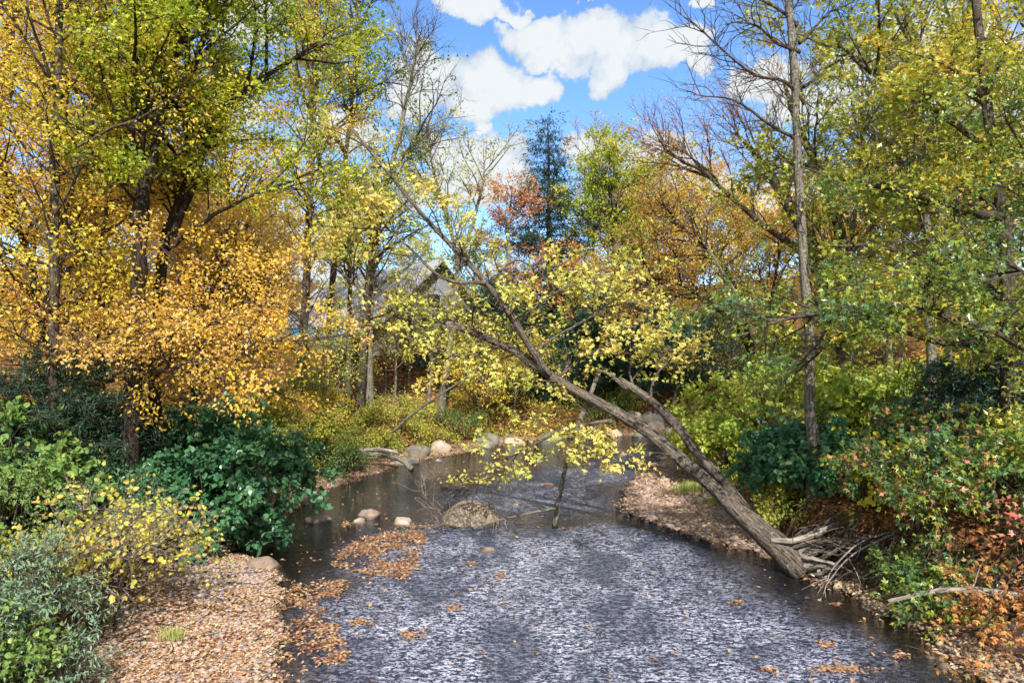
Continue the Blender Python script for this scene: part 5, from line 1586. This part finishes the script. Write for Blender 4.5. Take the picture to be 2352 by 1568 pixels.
shrub('yellow_sapling', 'bright yellow-leaved sapling above the tangled roots', 8.0, 15.2, .8, 1.35, 'brightyellow', .12, 900, 756, LEAF_ROUND, stems=12, lean=(-.1, -.3), M=(70, 220), L=(.6, .3), spread=.03)
shrub('red_oak_sapling', 'oak sapling with red and green leaves at the centre of the right bank', 8.8, 13.9, 1.5, 1.9, 'oakdeep', .13, 3600, 757, LEAF_OAK, stems=20, lean=(-.2, -.3), M=(140, 560), L=(.7, .35), extra=[dict(n=800, mat='redoak', size=.13, tmpl=LEAF_OAK, spread=.03, t0=.3, name='red_foliage')])
shrub('red_oak_sapling', 'green oak sapling right of the red and green one, a few orange leaves', 10.3, 13.2, 1.5, 1.7, 'oakdeep', .13, 4200, 758, LEAF_OAK, stems=18, lean=(-.2, -.3), M=(120, 480), L=(.7, .35))
shrub('red_oak_sapling', 'scarlet oak spray at the right edge', 9.3, 11.9, .7, 1.95, 'red', .12, 260, 759, LEAF_OAK, stems=8, M=(40, 110), L=(.5, .3))
shrub('orange_shrub', 'orange small-leaved shrub drooping over the driftwood at the lower right', 8.5, 11.4, 1.0, 1.05, 'orangeleaf', .085, 1700, 760, LEAF_MAPLE, stems=22, lean=(-.5, -.5), M=(130, 460), L=(.6, .3), spread=.04, arch=1.3)
shrub('orange_shrub', 'orange and green leaves around the base of the saplings under the right bank', 8.3, 12.7, 1.0, .95, 'oakdeep', .12, 1300, 761, LEAF_OAK, stems=14, lean=(-.3, -.3), M=(90, 320), L=(.5, .28), arch=1.2)
shrub('green_oak_sapling', 'low green oak leaves hanging in front of the dark undercut', 7.8, 13.4, .8, .8, 'oakdeep', .12, 1000, 762, LEAF_OAK, stems=10, lean=(-.3, -.3), M=(60, 220), L=(.45, .25), arch=1.2)
shrub('green_undergrowth', 'dense mid green undergrowth filling the right bank under the oak', 15.0, 18.0, 3.0, 2.6, 'dullgreen', .13, 7500, 763, stems=36, M=(240, 1000), L=(.8, .4))
shrub('green_undergrowth', 'yellow green undergrowth behind the saplings at the right edge', 12.0, 14.3, 1.8, 2.0, 'understory', .12, 4800, 764, stems=24, M=(180, 700), L=(.7, .35))

def t_slope(x, y):
    dR, dG, dB = zones(x, y)
    return (dB > 0.1) & (dB < 5.5) & (wob(x, y, 1.1, 3) > -.4)


P = in_zone(rp_, 9000, -13, 8, 21, 42, t_slope)
r = np.random.default_rng(71)
pos = np.stack([P[:, 0], P[:, 1], height(P[:, 0], P[:, 1]) + r.uniform(0, .3, len(P))], 1)
A = norm(r.standard_normal(pos.shape) * .6 + np.array([0, 0, .6]))
V, F, nf = leaves_geo(LEAF_OVAL, pos, A, norm(r.standard_normal(pos.shape) + np.array([0, -.6, .8])), r.uniform(.08, .18, len(P)))
tagp(mesh_obj('ground_cover', V, F, MAT['understory'], smooth=False, attrs={'rnd': ('FACE', np.repeat(r.uniform(0, 1, len(P)), nf))}), 'low golden green weeds and seedlings along the sunny left and far banks', 'plants', None, 'stuff')
# fallen sticks
rs = []
P = np.vstack([in_zone(rp_, 60, -8, -3.5, 9, 17, t_left), in_zone(rp_, 50, 6, 9.5, 9, 14.6, t_strip), in_zone(rp_, 50, 2, 10, 16, 30, t_right)])
for (x, y) in P:
    a = r.uniform(0, 6.28)
    l_ = r.uniform(.15, .7)
    q = np.array([[x + l_ * t * math.cos(a) + r.normal() * .02, y + l_ * t * math.sin(a) + r.normal() * .02, 0] for t in (-.5, 0, .5)])
    q[:, 2] = np.maximum(height(q[:, 0], q[:, 1]), 0) + .05
    rs.append(curve(q, 5))
rs = np.array(rs)
V, F = tubes(rs, np.repeat(np.linspace(.011, .005, 5)[None], len(rs), 0), 4, False)
tagp(mesh_obj('fallen_sticks', V, F, MAT['twig']), 'thin brown sticks lying about the gravel bars', 'sticks', None, 'stuff')

shrub('green_undergrowth', 'low green weeds on the earth behind the base of the leaning tree', 6.9, 16.7, .9, .55, 'understory', .10, 1500, 766, stems=20, M=(90, 360), L=(.35, .2))
shrub('green_undergrowth', 'small yellow green weeds between the dark knotweed and the roots', 7.9, 16.0, .8, .6, 'knotmid', .10, 1300, 767, stems=18, M=(80, 320), L=(.35, .2))
shrub('green_undergrowth', 'yellow green weeds along the inner edge of the right gravel bar', 7.2, 20.0, .9, .6, 'knotlight', .12, 1500, 768, stems=20, M=(90, 360), L=(.35, .2), ry=1.8)

# grass tufts on the right bar
for i, (px, py, w_, lab) in enumerate([(1585, 1130, .55, 'pale green grass tuft on the right gravel bar, farther one'), (1640, 1158, .35, 'smaller grass tuft on the right gravel bar against the leaning trunk'), (395, 1470, .18, 'little green weed tuft on the left gravel bar')]):
    g = ground_at(px, py)
    r = np.random.default_rng(800 + i)
    n = int(900 * w_)
    pos = np.stack([g[0] + r.normal(0, w_ * .5, n), g[1] + r.normal(0, w_ * .4, n), np.full(n, g[2])], 1)
    pos[:, 2] = height(pos[:, 0], pos[:, 1])
    A = norm(r.standard_normal((n, 3)) * .35 + np.array([0, 0, 1]))
    Nn = norm(r.standard_normal((n, 3)))
    V, F, nf = leaves_geo(_kites([(0, 0, 0, 1, .06, .01)]), pos, A, Nn, r.uniform(.15, .4, n) * (.5 + w_))
    o = mesh_obj('grass_tuft', V, F, MAT['grass'], None, g, smooth=False, attrs={'rnd': ('FACE', np.repeat(r.uniform(0, 1, n), nf))})
    tagp(o, lab, 'grass')


# ------------------------------------------------------------------ logs and driftwood
def log(name, label, pts, r0, r1, mat, seed, branches=3, cat='log'):
    return plant(name, label, cat, [(pts, r0, r1, .01)], (mat, mat), [dict(M=branches, t0=.2, t1=.9, ang=55, L=.5, up=.1, wig=.2, K=5, rr=.8)], None, seed, S=(9, 5, 3, 3), limbs=0)


log('driftwood', 'long bleached forked driftwood limb resting on the stones at the lower right', [at(2040, 1380, 11.9), at(2130, 1362, 11.8), at(2200, 1352, 11.7), at(2300, 1362, 11.4), at(2400, 1380, 11.2)], .03, .09, 'deadwood', 901, 4, 'driftwood')
log('driftwood', 'bleached short branch stub crossing the roots of the leaning tree', [at(1770, 1240, 14.7), at(1830, 1238, 14.6), at(1890, 1215, 14.8), at(1960, 1185, 15.2)], .06, .07, 'deadwood', 902, 3, 'driftwood')
log('pale_branch', 'long thin pale branch hanging from the roots down to the water, left one of two', [at(2080, 1210, 14.0), at(1990, 1240, 13.8), at(1920, 1300, 13.7), at(1862, 1392, 13.5)], .018, .008, 'twigpale', 903, 6, 'branch')
log('pale_branch', 'long thin pale branch hanging from the roots down to the water, right one of two', [at(2060, 1222, 13.9), at(1960, 1270, 13.8), at(1900, 1330, 13.6), at(1885, 1382, 13.5)], .018, .008, 'twigpale', 904, 5, 'branch')
g = ground_at(785, 1055)
log('fallen_log', 'grey fallen log lying on the left bank, upper one', [g + (0, 0, .25), g + (1.1, .2, .35), g + (2.2, .3, .25)], .09, .07, 'deadwood', 905, 4)
log('fallen_log', 'grey fallen log lying on the left bank, lower one with broken roots', [g + (-.3, -.7, .2), g + (.9, -.6, .3), g + (2.3, -.5, .1), g + (2.9, -.7, -.25)], .08, .11, 'barkgrey', 906, 6)
g = ground_at(990, 905)
log('fallen_log', 'brown pole lying across the leafy slope below the house', [g + (-2.5, 0, .15), g + (0, .2, .2), g + (2.5, .1, .2)], .06, .05, 'bark', 907, 3)
log('bank_branch', 'grey bare branch rising from the far left bank into the yellow leaves', [at(880, 1010, 30), at(960, 940, 29), at(1060, 870, 28), at(1110, 830, 28)], .06, .02, 'barkgrey', 908, 14, 'branch')

print('objects', len(SC.objects), 'tris', sum(len(m.polygons) for m in bpy.data.meshes))
